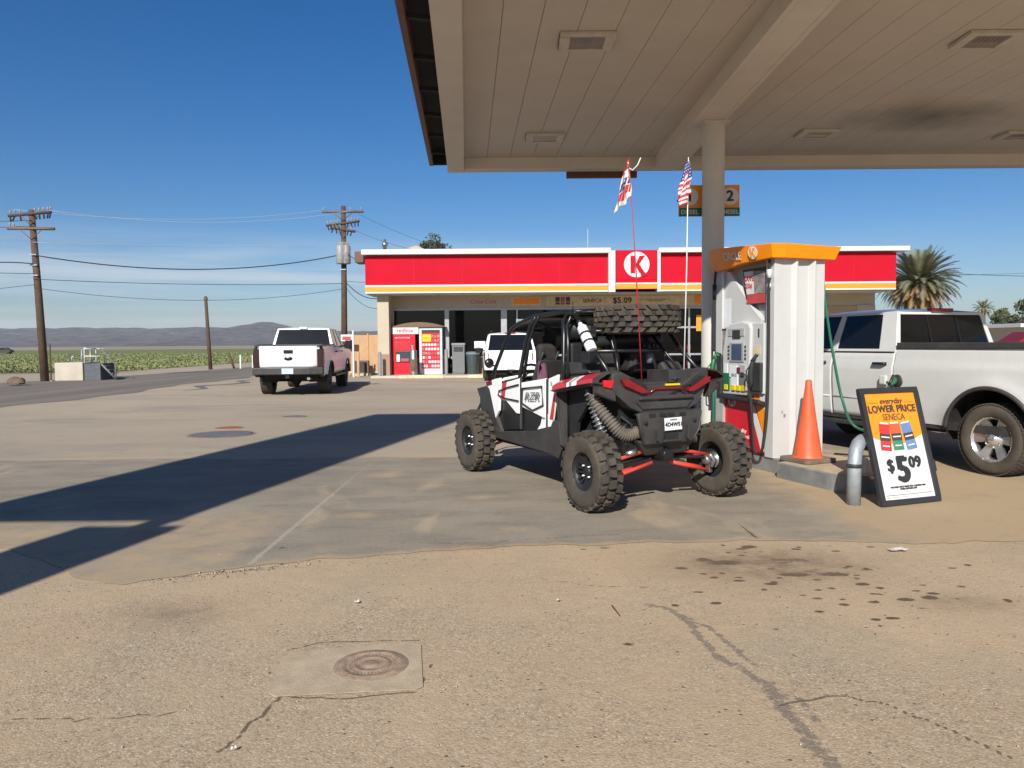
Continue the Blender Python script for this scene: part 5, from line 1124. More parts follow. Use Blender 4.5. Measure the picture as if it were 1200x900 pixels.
# ------------------------------------------------------------------ far buildings and cars on the right, gable behind the store
FB = thing('far_building', 'low far building with long flat white roof at the right edge', 'building', (72,90,0)); kb(FB,'wall',(-12,0,0),(30,12,3.0),'stucco',0); kb(FB,'roof',(-13,-.8,3.0),(31,13,3.45),'coping',.03)
for x in range(-10, 28, 4): kb(FB,'window',(x,-.02,1.2),(x+1.6,.1,2.3),'glass_dark',0)
GB = thing('gabled_building', 'tan gabled roof peeking above the left end of the store', 'building', (-6.6,58,0)); kb(GB,'wall',(-3,0,0),(2.6,8,7.6),'stucco',0)
mb = MB(); mb.prism([(-3.2,-.1,7.6),(-1.2,-.1,8.75),(-.5,-.1,8.95),(2.8,-.1,7.6)], (0,8.2,0)); mb.build('roof', 'tan_roof', GB)
DS = thing('distant_sign', 'small brown sign on a pole above the far trees', 'sign', (79.8,118,0)); kb(DS,'sign_panel',(-1.1,0,8.6),(1.4,.15,10.2),'fascia_brown',.02); kb(DS,'post',(.1,.02,0),(.25,.12,8.6),'post_grey',0)
def small_car(label, x, y, rz, m):
    c = thing('parked_car', label, 'car', (x,y,0), rz); P = [(-2.2,.35),(-2.2,.85),(-1.6,.98),(-.9,1.0),(1.6,1.0),(2.15,.92),(2.2,.35)]
    mb = MB(); mb.prism([(a,-.88,b) for a, b in P], (0,1.76,0)); mb.build('body', m, c, bevel=.07, seg=3)
    mb = MB(); mb.prism([(-1.0,-.72,1.0),(-.3,-.66,1.45),(1.0,-.66,1.46),(1.75,-.72,1.0)], (0,1.44,0)); mb.build('cabin', m, c, bevel=.07, seg=3)
    for s in (-1,1):
        mb = MB(); mb.prism([(-.8,s*.715,1.05),(-.25,s*.672,1.38),(.9,s*.672,1.38),(1.5,s*.715,1.05)], (0,s*.02,0)); mb.build('window', 'glass_dark', c)
        for a in (-1.4,1.4):
            mb = MB(); mb.lathe([(.0,-.1),(.2,-.11),(.33,-.1),(.34,0),(.33,.1),(.2,.11),(0,.1)], 'Y', o=(a,s*.8,.34), n=18); mb.build('wheel', 'tyre', c)
    return c
small_car('dark red car parked beyond the white crew cab pickup', 21.2, 30.0, 172, 'car_red').scale = (1.2,1.2,1.30)
small_car('dark car far across the field at the left edge', -118, 178, 8, 'ink')
# pylon sign beside the frame, whose shadow crosses the concrete
PS = thing('pylon_sign', 'tall roadside pylon sign throwing the long shadow across the concrete', 'sign', (-6.27,-2.0,0))
kb(PS,'price_panel',(-1.24,-.06,6.12),(1.18,.06,13.25),'sign_red',.03); kb(PS,'pedestal',(.47,-.08,0),(1.38,.08,5.90),'stucco',.02); kb(PS,'post',(.92,-.05,5.90),(1.16,.05,6.12),'post_grey',0); kb(PS,'panel_frame',(-1.26,-.05,6.10),(1.20,.05,6.119),'coping',0)
# ------------------------------------------------------------------ trucks and wagon
GM = thing('pickup_truck', 'big white crew cab pickup with chrome wheels being fuelled beside the pump', 'pickup', (6.56,9.36,0), 20)
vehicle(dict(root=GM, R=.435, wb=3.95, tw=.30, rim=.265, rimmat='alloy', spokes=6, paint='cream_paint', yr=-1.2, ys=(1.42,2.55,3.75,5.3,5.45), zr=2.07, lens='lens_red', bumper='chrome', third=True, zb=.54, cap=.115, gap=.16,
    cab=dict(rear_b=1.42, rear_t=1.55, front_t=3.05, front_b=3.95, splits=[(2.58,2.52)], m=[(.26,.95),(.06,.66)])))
mb = MB(); mb.lathe([(.09,0),(.085,.012),(0,.012)], 'X', o=(-1.0,1.34,1.07), n=20); 
for v in mb.bm.verts: v.co.x = -1.0-(v.co.x+1.0)
mb.build('fuel_flap', 'ink', GM); 
mb = MB(); mb.cbox((-1.045,1.53,1.08),(.05,.12,.13)); mb.build('open_flap', 'cream_paint', GM, bevel=.02)
mb = MB()
for x in (-.27,.27): mb.prism([(x-.012,1.425+.0,1.52),(x+.012,1.425,1.52),(x+.012,1.545,1.96),(x-.012,1.545,1.96)], (0,.02,0))
mb.build('slider_frame', 'gloss_black', GM)
FO = thing('pickup_truck', 'white pickup seen from behind with black bumper and dark tail lights near the store', 'pickup', (-7.15,25.5,0), 5)
vehicle(dict(root=FO, R=.45, wb=3.95, tw=.34, rim=.25, rimmat='gloss_black', spokes=6, paint='white_paint', yr=-1.22, ys=(1.1,2.3,3.5,5.1,5.3), zr=2.12, lens='lens_dark', bumper='black_plastic', third=False, zb=.62,
    cab=dict(rear_b=1.1, rear_t=1.32, front_t=2.9, front_b=3.8, splits=[(2.3,2.25)], m=[(.2,.92),(.06,.66)])))
FO.scale = (1.11,1.08,1.06)
mb = MB(); mb.box((-.12,1.26,2.05),(.12,1.36,2.11)); mb.build('cargo_light', 'plate', FO, bevel=.01)
SV = thing('parked_wagon', 'white sport wagon parked nose in at the store front', 'suv', (-.10,33.3,0), 3)
vehicle(dict(root=SV, suv=True, R=.37, wb=2.85, tw=.25, rim=.2, rimmat='steel', spokes=5, paint='white_paint', yr=-.95, belt=1.12, ys=(.55,1.55,2.6,3.3,3.9), zr=1.86, lens='lens_red', bumper='white_paint', third=True, zb=.42,
    cab=dict(rear_b=-.93, rear_t=-.62, front_t=1.9, front_b=2.7, splits=[(.45,.35),(1.45,1.40)], m=[(.12,.9),(.08,.92),(.06,.7)])))
SV.scale = (1.12,1.1,1.12)
mb = MB(); mb.box((-.80,-.97,.62),(.80,-.935,1.10)); mb.build('tailgate', 'white_paint', SV, bevel=.03); mb = MB(); mb.box((-.28,-.985,.76),(.28,-.972,.96)); mb.build('plate_recess', 'plate', SV, bevel=.01)
for s in (-1, 1): mb = MB(); mb.tube([(s*.68,-.5,1.90),(s*.68,1.7,1.92)], .022, 6); mb.build('roof_rail', 'ink', SV)

# ------------------------------------------------------------------ ground
def smooth(a, b, x): t = np.clip((x-a)/(b-a), 0, 1); return t*t*(3-2*t)
def seg_dist(X, Y, pts):
    d = np.full(X.shape, 1e9)
    for (x0_, y0_), (x1_, y1_) in zip(pts, pts[1:]):
        dx, dy = x1_-x0_, y1_-y0_; t = np.clip(((X-x0_)*dx+(Y-y0_)*dy)/(dx*dx+dy*dy), 0, 1); d = np.minimum(d, np.hypot(X-x0_-t*dx, Y-y0_-t*dy))
    return d
def wig(pts, n=6, amp=.02):
    out = [pts[0]]
    for a, b in zip(pts, pts[1:]):
        for k in range(1, n+1):
            t = k/n; j = 0 if k == n else amp; out.append((a[0]+(b[0]-a[0])*t+random.uniform(-j,j), a[1]+(b[1]-a[1])*t+random.uniform(-j,j)))
    return out
def sheet(name, X, Y, Z, attrs, mat, kind='structure', label=None):
    ny, nx = X.shape; me = bpy.data.meshes.new(name); co = np.stack([X,Y,Z], -1).reshape(-1,3).astype(np.float32)
    i = np.arange(ny*nx).reshape(ny,nx); q = np.stack([i[:-1,:-1],i[:-1,1:],i[1:,1:],i[1:,:-1]], -1).reshape(-1,4)
    me.vertices.add(len(co)); me.vertices.foreach_set('co', co.ravel()); me.loops.add(q.size); me.loops.foreach_set('vertex_index', q.ravel().astype(np.int32))
    me.polygons.add(len(q)); me.polygons.foreach_set('loop_start', np.arange(0,q.size,4,dtype=np.int32)); me.polygons.foreach_set('loop_total', np.full(len(q),4,dtype=np.int32))
    me.update(calc_edges=True); me.validate()
    for k, v in attrs.items():
        at = me.attributes.new(k, 'FLOAT', 'POINT'); at.data.foreach_set('value', v.ravel().astype(np.float32))
    me.materials.append(mat); o = bpy.data.objects.new(name, me); COL.objects.link(o); o['kind'] = kind
    return o
def graded(lo, hi, step, far, g=1.12):
    a = list(np.arange(lo, hi+1e-6, step)); s = step
    while a[-1] < far: s *= g; a.append(a[-1]+s)
    s = step
    b = [lo]
    while b[-1] > -far: s *= g; b.append(b[-1]-s)
    return np.array(b[::-1][:-1]+a)
class NT:
    """small node-tree helper"""
    def __init__(s, name):
        s.m = bpy.data.materials.new(name); s.m.use_nodes = True; s.nt = s.m.node_tree; s.b = s.nt.nodes['Principled BSDF']; s.tc = s.nt.nodes.new('ShaderNodeTexCoord').outputs['Object']
    def n(s, t): return s.nt.nodes.new('ShaderNode'+t)
    def l(s, a, b): s.nt.links.new(a, b)
    def noise(s, scale, detail=6, rough=.6, vec=None, dist=0):
        n = s.n('TexNoise'); n.inputs['Scale'].default_value = scale; n.inputs['Detail'].default_value = detail; n.inputs['Roughness'].default_value = rough; n.inputs['Distortion'].default_value = dist; s.l(vec or s.tc, n.inputs['Vector']); return n.outputs['Fac']
    def ramp(s, f, a, b, lo=0., hi=1.):
        m = s.n('MapRange'); m.inputs[1].default_value = a; m.inputs[2].default_value = b; m.inputs[3].default_value = lo; m.inputs[4].default_value = hi; s.l(f, m.inputs[0]); return m.outputs[0]
    def mix(s, f, a, b, mode='MIX'):
        m = s.n('MixRGB'); m.blend_type = mode
        for k, v in ((0,f),(1,a),(2,b)):
            if isinstance(v, (int,float)): m.inputs[k].default_value = v
            elif isinstance(v, tuple): m.inputs[k].default_value = v+(1,)
            else: s.l(v, m.inputs[k])
        return m.outputs[0]
    def math(s, op, a, b=0.):
        m = s.n('Math'); m.operation = op
        for k, v in ((0,a),(1,b)):
            if isinstance(v, (int,float)): m.inputs[k].default_value = v
            else: s.l(v, m.inputs[k])
        return m.outputs[0]
    def attr(s, k): a = s.n('Attribute'); a.attribute_name = k; return a.outputs['Fac']
    def stretch(s, sx, sy, sz=1): m = s.n('Mapping'); m.inputs['Scale'].default_value = (sx,sy,sz); s.l(s.tc, m.inputs[0]); return m.outputs[0]
    def cells(s, scale, feature='F1', out='Distance'):
        v = s.n('TexVoronoi'); v.inputs['Scale'].default_value = scale; v.feature = feature; s.l(s.tc, v.inputs['Vector']); return v.outputs[out]
    def bump(s, h, st, d=.01, prev=None):
        b = s.n('Bump'); b.inputs['Strength'].default_value = st; b.inputs['Distance'].default_value = d; s.l(h, b.inputs['Height'])
        if prev: s.l(prev, b.inputs['Normal'])
        s.l(b.outputs[0], s.b.inputs['Normal']); return b.outputs[0]
    def done(s, col, rough=.9):
        s.l(col, s.b.inputs['Base Color']); s.b.inputs['Roughness'].default_value = rough; s.b.inputs['Specular IOR Level'].default_value = .25; return s.m
# foreground asphalt / dirt, one sheet out to the horizon
g = NT('worn_asphalt')
base = g.mix(g.ramp(g.noise(.55,6,.6),.3,.7), GC1, GC2)
base = g.mix(g.ramp(g.noise(2.2,7,.7,dist=.6),.42,.66,0,.40), base, GC3)
base = g.mix(g.ramp(g.noise(1.3,5,.6,g.stretch(1,.35)),.52,.75,0,.45), base, GC4)
base = g.mix(g.ramp(g.noise(.25,4,.55),.45,.62,0,.35), base, GC5)
base = g.mix(g.ramp(g.noise(.8,5,.65,None,.8),.55,.68,0,.55), base, GC6)
worn = g.math('MULTIPLY', g.ramp(g.noise(.9,6,.7,None,.4),.40,.60,.25,1.), g.math('SUBTRACT', 1., g.math('MULTIPLY', g.attr('fines'), .6)))      # where fines are worn off and the stones show
sepA = g.n('SeparateColor'); g.l(g.cells(88,'F1','Color'), sepA.inputs[0]); sepB = g.n('SeparateColor'); g.l(g.cells(150,'F1','Color'), sepB.inputs[0])
edge = g.ramp(g.cells(88),.30,.62,0,1)
base = g.mix(g.math('MULTIPLY', worn, g.ramp(sepA.outputs[0],.62,.95,0,.5)), base, (.62,.505,.365))
base = g.mix(g.math('MULTIPLY', worn, g.ramp(sepA.outputs[1],.70,.95,0,.62)), base, (.19,.145,.105))
base = g.mix(g.math('MULTIPLY', worn, g.ramp(sepA.outputs[2],.93,.95,0,.5)), base, (.66,.57,.45))
base = g.mix(g.math('MULTIPLY', worn, g.math('MULTIPLY', edge,.22)), base, (.20,.15,.11))
base = g.mix(g.ramp(sepB.outputs[0],.7,.95,0,.30), base, (.25,.19,.13))
pit = g.cells(15,'F1','Color'); sp2 = g.n('SeparateColor'); g.l(pit, sp2.inputs[0]); pw = g.math('ADD', g.cells(15), g.math('MULTIPLY', g.noise(60,3), .12)); pitm = g.math('MULTIPLY', g.ramp(sp2.outputs[0],.70,.76), g.ramp(pw,.15,.20,1,0)); base = g.mix(g.math('MULTIPLY',pitm,.75), base, (.085,.06,.042))
sp3_ = g.n('SeparateColor'); g.l(g.cells(30,'F1','Color'), sp3_.inputs[0]); pd2 = g.ramp(g.math('ADD', g.cells(30), g.math('MULTIPLY', g.noise(90,3), .12)),.17,.24,1,0)
base = g.mix(g.math('MULTIPLY', g.math('MULTIPLY', g.ramp(sp3_.outputs[1],.74,.80), pd2),.62), base, (.10,.075,.055))
base = g.mix(g.math('MULTIPLY', g.math('MULTIPLY', g.ramp(sp3_.outputs[2],.90,.93), pd2),.5), base, (.68,.60,.48))
ragged = g.math('SUBTRACT', g.noise(22,5,.7), .5)
crk = g.ramp(g.math('ADD', g.attr('crack'), g.math('MULTIPLY',ragged,.45)), .42,.58); base = g.mix(g.math('MULTIPLY',crk,.72), base, (.05,.035,.028))
tarm = g.ramp(g.math('ADD', g.attr('tar'), g.math('MULTIPLY',ragged,2.6)), .5,.66); base = g.mix(g.math('MULTIPLY',tarm,.62), base, g.mix(g.ramp(g.noise(70,4),.4,.6), (.10,.085,.075), (.17,.145,.125)))
oil = g.ramp(g.math('ADD', g.attr('oil'), g.math('MULTIPLY',ragged,1.1)), .34,.62,0,.86); base = g.mix(oil, base, (.058,.037,.024))
base = g.mix(g.math('MULTIPLY', g.attr('grime'), g.ramp(g.noise(6,6,.7),.35,.6,.35,1.)), base, (.19,.13,.085))
far = g.attr('far'); farc = g.mix(g.ramp(g.noise(.35,6,.7,g.stretch(.5,1.4),.5),.5,.64,0,.75), g.mix(g.ramp(g.noise(.12,6,.65),.35,.65), (.345,.285,.21), (.43,.35,.255)), (.285,.245,.19)); farc = g.mix(g.ramp(g.noise(1.7,6,.7),.58,.7,0,.4), farc, (.25,.2,.15)); base = g.mix(far, base, farc)
fld = g.attr('plain'); base = g.mix(fld, base, g.mix(g.ramp(g.noise(.008,3,.6,g.stretch(.25,2.0)),.46,.52), (.26,.20,.14), (.36,.29,.21)))
nb = g.math('SUBTRACT', g.math('ADD', g.math('MULTIPLY', g.cells(88),-.5), g.math('MULTIPLY', g.noise(240,3),.6)), pitm); b1 = g.bump(nb, .6,.008); b2 = g.bump(g.noise(9,6,.7), .35,.02,b1); g.bump(g.math('ADD',g.math('MULTIPLY',crk,2.),tarm), -.6,.012,b2)
ground_mat = g.done(base, .92)
xs = graded(-4.6, 5.6, .020, 5200, 1.16); ys = graded(2.4, 6.6, .014, 5200, 1.16)
X, Y = np.meshgrid(xs, ys)
random.seed(5)
cr = np.zeros_like(X)
for pts, w, am in (([(-1.10,3.98),(-1.10,3.80),(-1.07,3.62),(-1.08,3.46),(-1.10,3.30),(-1.14,3.20),(-1.15,3.08),(-1.17,2.98)],.011,.010), ([(1.17,3.33),(1.47,3.43),(1.66,3.34),(1.78,3.15),(1.93,2.88)],.009,.012), ([(-1.2,4.0),(-1.05,4.10),(-.52,4.12)],.008,.01), ([(-1.05,3.46),(-.8,3.43),(-.45,3.50),(-.42,3.8)],.009,.008),
                   ([(-2.6,3.2),(-2.2,3.26),(-1.9,3.24),(-1.5,3.32)],.007,.03), ([(-.9,5.55),(-.2,5.52),(.6,5.75),(1.4,5.95)],-.008,.03), ([(-3.6,5.5),(-3.1,5.1),(-2.6,5.02),(-1.9,5.46),(-1.2,5.6),(-.3,5.75)],-.014,.05), ([(.2,5.2),(.5,5.05),(.9,5.0)],.006,.02), ([(2.6,3.9),(3.0,3.6),(3.6,3.55)],.006,.03)):
    d = seg_dist(X, Y, wig(pts, 5, am)); cr = np.maximum(cr, np.exp(-(d/w)**2)*(.95 if w > 0 else .52))
tar = np.zeros_like(X)
for pts, w in (([(.82,4.66),(.93,4.60),(1.00,4.45),(1.02,4.15),(1.06,3.85),(1.16,3.62),(1.22,3.42)],.035), ([(.98,4.50),(1.10,4.30),(1.16,4.0),(1.21,3.78)],.025), ([(1.20,3.55),(1.19,3.3),(1.20,3.05),(1.21,2.85),(1.22,2.5)],.05), ([(1.28,3.45),(1.29,3.2)],.02)):
    d = seg_dist(X, Y, wig(pts, 4, .012)); tar = np.maximum(tar, np.exp(-(d/w)**2)*.85)
tar = np.maximum(tar, np.exp(-(seg_dist(X,Y,wig([(-2.35,5.30),(-2.05,5.42),(-1.75,5.50)],4,.02))/.045)**2)*.62)
oil = np.zeros_like(X); rg = np.random.default_rng(8)
def blob(x, y, rx, ry, s): 
    global oil
    oil = np.maximum(oil, s*np.exp(-(((X-x)/rx)**2+((Y-y)/ry)**2)**1.5))
for x, y, rx, ry, s in ((1.55,5.55,.16,.07,.85),(1.42,5.62,.08,.05,.8),(1.86,5.98,.07,.05,.9),(1.78,5.92,.06,.03,.8),(1.95,5.25,.13,.05,.9),(2.22,5.25,.14,.06,.75),(1.2,5.42,.05,.035,.95),(1.72,5.05,.05,.03,1.),(2.32,5.03,.05,.035,1.),(2.08,4.95,.03,.02,1.),(2.45,4.72,.06,.035,1.),(2.62,4.75,.06,.05,.85),(2.68,4.83,.05,.03,.9),(2.10,4.38,.035,.025,1.),(2.21,4.40,.05,.025,1.),(2.08,4.28,.02,.015,1.),(2.2,5.9,.05,.03,.9),(.55,5.95,.03,.02,.9),(.72,5.98,.05,.02,.9),(2.5,5.35,.06,.03,.7),(2.05,5.6,.20,.09,.55)): blob(x,y,rx,ry,s)
for k in range(60): blob(rg.normal(1.95,.55), rg.normal(5.25,.45), rg.uniform(.02,.05), rg.uniform(.015,.03), rg.uniform(.65,1.))
grime = np.exp(-(((X-1.85)/.75)**2+((Y-5.5)/.45)**2)**1.2)*.85; grime = np.maximum(grime, .6*np.exp(-(((X-2.75)/.3)**2+((Y-4.65)/.15)**2))); grime = np.maximum(grime, .55*np.exp(-(((X+2.05)/.35)**2+((Y-4.55)/.25)**2)))
far_ = smooth(9.6,11.2,Y+.35*np.sin(X*1.3)+.2*np.sin(X*3.1)); far_ = np.maximum(far_, smooth(6.6,9.5,np.abs(X)-.25*(Y-6))*(Y > 7)); plain = smooth(300,360,np.hypot(X,Y))
fines = np.clip(smooth(4.3,5.6,Y)+.8*smooth(.5,2.5,X)*smooth(3.2,4.2,Y), 0, 1)
sheet('ground', X, Y, np.zeros_like(X), dict(fines=fines, crack=cr, tar=tar, oil=oil, grime=grime, far=far_, plain=plain), ground_mat)
# concrete slab under the canopy
ex_ = np.array([(-9,7.6),(-6,7.0),(-4.2,6.15),(-3.55,5.75),(-3.05,5.28),(-2.62,5.15),(-1.91,5.56),(-.94,5.84),(0,6.04),(2.08,6.17),(3.34,6.02),(5,6.2),(12,6.3)])
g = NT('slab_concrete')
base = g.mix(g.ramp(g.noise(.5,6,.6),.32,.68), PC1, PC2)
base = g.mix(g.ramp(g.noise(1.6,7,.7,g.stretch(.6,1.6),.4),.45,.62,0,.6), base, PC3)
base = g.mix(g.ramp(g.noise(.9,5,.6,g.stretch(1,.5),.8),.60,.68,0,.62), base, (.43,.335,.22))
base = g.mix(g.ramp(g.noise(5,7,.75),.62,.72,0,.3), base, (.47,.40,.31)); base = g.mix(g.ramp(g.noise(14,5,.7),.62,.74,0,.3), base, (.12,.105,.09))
sep = g.n('SeparateColor'); g.l(g.cells(150,'F1','Color'), sep.inputs[0]); base = g.mix(g.ramp(sep.outputs[0],.82,.92,0,.22), base, (.5,.44,.36)); base = g.mix(g.ramp(sep.outputs[1],.82,.92,0,.28), base, (.10,.085,.07))
rg2 = g.math('SUBTRACT', g.noise(22,5,.7), .5)
jl = g.ramp(g.math('ADD', g.attr('light'), g.math('MULTIPLY',rg2,1.3)), .45,.75); base = g.mix(g.math('MULTIPLY',jl,.5), base, (.46,.40,.325))
jd = g.ramp(g.math('ADD', g.attr('crack'), g.math('MULTIPLY',rg2,.7)), .5,.62); base = g.mix(g.math('MULTIPLY',jd,.75), base, (.055,.045,.038))
sd = g.ramp(g.math('ADD', g.attr('sand'), g.math('MULTIPLY',g.math('SUBTRACT', g.noise(3,7,.7), .5),1.3)), .35,.85); base = g.mix(sd, base, (.40,.30,.185))
b1 = g.bump(g.noise(140,4), .35,.005); g.bump(jd, -.5,.01,b1)
pad_mat = g.done(base, .85)
xs = np.arange(-9,12.01,.05); ts = np.linspace(0,1,190)**1.15
Xp, Tp = np.meshgrid(xs, ts); ed = np.interp(xs, ex_[:,0], ex_[:,1]); ed = ed+.02*np.sin(xs*7.3)+.014*np.sin(xs*17.1+1)+.008*np.sin(xs*41)+np.array([.05*mnoise.fractal(Vector((x*2.3,4.,0)),1.,2.,5) for x in xs]); Yp = ed[None,:]+Tp*(10.9+.05*np.sin(xs*2.1)[None,:]-ed[None,:])
ltA = np.exp(-(seg_dist(Xp,Yp,[(-1.95,5.6),(-1.92,10.9)])/.028)**2); ltA = np.maximum(ltA, .8*np.exp(-(seg_dist(Xp,Yp,wig([(-6,8.9),(-1.9,8.9)],6,.01))/.02)**2)); crA = .8*np.exp(-(seg_dist(Xp,Yp,[(2.0,6.1),(2.05,10.9)])/.012)**2); crA = np.maximum(crA, .9*np.exp(-(((Xp+1.83)/.05)**2+((Yp-6.05)/.05)**2)))
crA = np.maximum(crA, .75*np.exp(-(seg_dist(Xp,Yp,wig([(-1,6.2),(-.2,6.15),(.9,6.4)],6,.03))/.014)**2))
sd_ = np.maximum(np.exp(-((Yp-ed[None,:])/.13)**2)*.72, .9*smooth(2.3,3.4,Xp)*(1-smooth(9.5,11,Yp)*.3)); sd_ = np.maximum(sd_, .45*smooth(10.5,10.9,Yp)); sd_ = np.maximum(sd_, .7*np.exp(-(((Xp-1.35)/.35)**2+((Yp-7.25)/.12)**2)))
sd_ = np.maximum(sd_, .62*(1-smooth(-2.3,-1.8,Xp))*(1-smooth(6.8,8.4,Yp)))
for x, y, rx, ry in ((-1.55,9.4,.35,.28),(-1.5,8.3,.15,.1),(-.9,8.7,.25,.15),(-1.4,7.2,.4,.2),(-3.6,9.9,.3,.08),(-.3,8.0,.3,.2),(0,6.6,.3,.15)): sd_ = np.maximum(sd_, .7*np.exp(-(((Xp-x)/rx)**2+((Yp-y)/ry)**2)))
sheet('concrete_pad', Xp, Yp, np.full_like(Xp,.004), dict(light=ltA, crack=crA, sand=sd_), pad_mat)
# road
g = NT('road_asphalt'); base = g.mix(g.ramp(g.noise(.4,5,.6,g.stretch(2.2,.12)),.35,.65), (.155,.13,.108), (.22,.187,.155)); base = g.mix(g.ramp(g.noise(3,6,.7),.5,.75,0,.4), base, (.26,.215,.17)); g.bump(g.noise(60,4), .4,.01); road_mat = g.done(base, .9)
ys = graded(4, 60, .5, 700, 1.1); ys = ys[ys > -120]; T = np.linspace(0,1,26)
Yr, Tr = np.meshgrid(ys, T, indexing='ij'); xn = -13.4+.28*np.sin(Yr*.55)+.15*np.sin(Yr*1.7); xf = np.interp(Yr, [-120,34,41,57,700], [-24,-23.2,-20.7,-19.1,-19.1]); sheet('road', xf+(xn-xf)*Tr, Yr, np.full_like(Yr,.006), {}, road_mat)
# tar-black frayed road edge strip
mb = MB(); pts = [(-11.9+.5*math.sin(k*.9)+random.uniform(-.15,.15), 27.5+k*.62) for k in range(15)]
mb.grid([[(x-.22*math.sin(PI*i/14)-.02,y,.008),(x+.22*math.sin(PI*i/14)+.02,y,.008)] for i, (x, y) in enumerate(pts)]); tag(mb.build('asphalt_edge', 'cover_grey'), kind='structure')
# field with crop rows and the plain
g = NT('field_soil'); base = g.mix(g.ramp(g.noise(.06,6,.6),.35,.65), (.13,.155,.05), (.175,.20,.07)); base = g.mix(g.ramp(g.noise(1.1,5,.7,g.stretch(1,.35)),.48,.62,0,.7), base, (.20,.20,.09)); base = g.mix(g.ramp(g.noise(2.6,5,.7),.55,.68,0,.4), base, (.07,.085,.03)); g.bump(g.noise(3,5),.8,.1); field_mat = g.done(base, 1.)
T = np.linspace(0,1,60); Ys = np.linspace(47,335,60); Yf, Tf = np.meshgrid(Ys, T, indexing='ij'); xr = np.interp(Yf,[47,60,80,335],[-25.4,-24.9,-24.8,-24.8]); sheet('field', -420+(xr+420)*Tf, Yf, np.full_like(Yf,.02), {}, field_mat)
mb = MB(); random.seed(12); n = 0
while n < 9000:
    y = 47.5+110*random.random()**1.5; xl = -.70*y; x = random.uniform(xl, -24.6)
    if x < xl or xl > -24.8: continue
    x = round(x/.75)*.75+random.gauss(0,.12); s = random.uniform(.07,.17)
    for k in range(2): leafquad(mb, (x+random.gauss(0,.1), y+random.gauss(0,.1), .07+random.random()*.14), s)
    n += 1
tag(mb.build('crop_rows', 'crop', weld=False), kind='stuff')
# distant hills
prof = [(-1600,62),(-900,70),(-640,79),(-600,85),(-540,82),(-500,88),(-430,84),(-380,83),(-330,90),(-300,92),(-278,93),(-262,84),(-232,70),(-200,62),(-165,60),(-140,67),(-100,66),(0,70),(500,60),(1500,66)]
sc_ = 3.4; px_ = np.array([p[0] for p in prof])*4.0*1.0; ph = np.array([p[1] for p in prof])*1.0
xs = np.linspace(-6800,6800,520); ys = np.concatenate([np.linspace(2300,3600,34), [3900,4500]])
Xh, Yh = np.meshgrid(xs, ys); Z = np.zeros_like(Xh)
for i in range(Xh.shape[0]):
    for j in range(Xh.shape[1]):
        x, y = Xh[i,j], Yh[i,j]; t = max(0., min(1., (y-2300)/1300)); top = np.interp(x*(3600/3600)*900/3600, [p[0] for p in prof], [p[1] for p in prof])
        r_ = mnoise.fractal(Vector((x*.0016,y*.0022,3.3)), 1.0, 2.1, 6); r2 = abs(mnoise.fractal(Vector((x*.004,y*.0025,7.3)), 1.0, 2.0, 4))
        top = top*(1+.16*mnoise.fractal(Vector((x*.0042,1.7,0)), 1.0, 2.0, 5)); Z[i,j] = top*1.06*(t**1.3)*(1-.55*(1-t)*2*min(.9,r2))*(1+.35*r_*(1-t)) - 1.0 if y <= 3600 else top*.9-1
g = NT('hill_rock'); base = g.mix(g.ramp(g.noise(.004,7,.7),.35,.65), HC1, HC2); base = g.mix(g.ramp(g.noise(.02,6,.7,g.stretch(1,.6,3)),.45,.62,0,.9), base, HC3); g.bump(g.noise(.012,9,.75),1.,90.); hill_mat = g.done(base, 1.)
sheet('hills', Xh, Yh, Z, {}, hill_mat)

# air: one thin haze box round everything below the sky
if HAZE:
    mb = MB(); mb.box((-9000,-7000,-4),(9000,9000,130)); hz_ = mb.build('haze', 'paper'); tag(hz_, kind='stuff')
    hm = bpy.data.materials.new('haze'); hm.use_nodes = True; hm.node_tree.nodes.remove(hm.node_tree.nodes['Principled BSDF']); pv = hm.node_tree.nodes.new('ShaderNodeVolumePrincipled'); pv.inputs['Color'].default_value = (.80,.88,.98,1); pv.inputs['Density'].default_value = HAZE; hm.node_tree.links.new(pv.outputs[0], hm.node_tree.nodes['Material Output'].inputs['Volume']); hz_.data.materials[0] = hm
# ------------------------------------------------------------------ covers and litter
MC = thing('manhole_cover', 'rusty round cover in a square concrete collar in the foreground', 'manhole cover', (-.74,3.78,.004))
mb = MB(); mb.prism([(-.40,-.30,0),(-.36,-.33,0),(.28,-.27,0),(.31,-.24,0),(.24,.27,0),(.19,.30,0),(-.40,.18,0),(-.46,.12,0)], (0,0,.003)); mb.build('concrete_collar', 'collar', MC, bevel=.002)
mb = MB(); mb.lathe([(0,.009),(.035,.010),(.04,.006),(.075,.006),(.08,.010),(.09,.010),(.095,.006),(.135,.006),(.14,.010),(.155,.010),(.165,.005),(.185,.005),(.19,.002)], 'Z', o=(.02,.01,0), n=40)
for k in range(40): mb.cbox((.02+.112*math.cos(k*PI/20),.01+.112*math.sin(k*PI/20),.007),(.008,.008,.005))
mb.build('cover', 'cast_iron', MC)
for l, x, y, r, m in (('large dark grey tank cover on the sunlit concrete', -5.28, 13.85, .56, 'cover_grey'),('small red tank cover behind the dark grey one', -5.54, 14.95, .25, 'cover_red'),('thin dark slot cover beyond the red tank cover', -4.9, 17.2, .26, 'cover_grey')):
    c = thing('tank_cover', l, 'tank cover', (x,y,.0), 0, 'tank covers'); mb = MB(); mb.lathe([(0,.014),(r*.9,.014),(r,.010),(r,0)], 'Z', n=36); mb.build('lid', m, c); mb = MB(); mb.lathe([(r*1.0,.006),(r*1.06,.012),(r*1.1,.0)], 'Z', n=36); mb.build('ring', 'cast_iron', c)
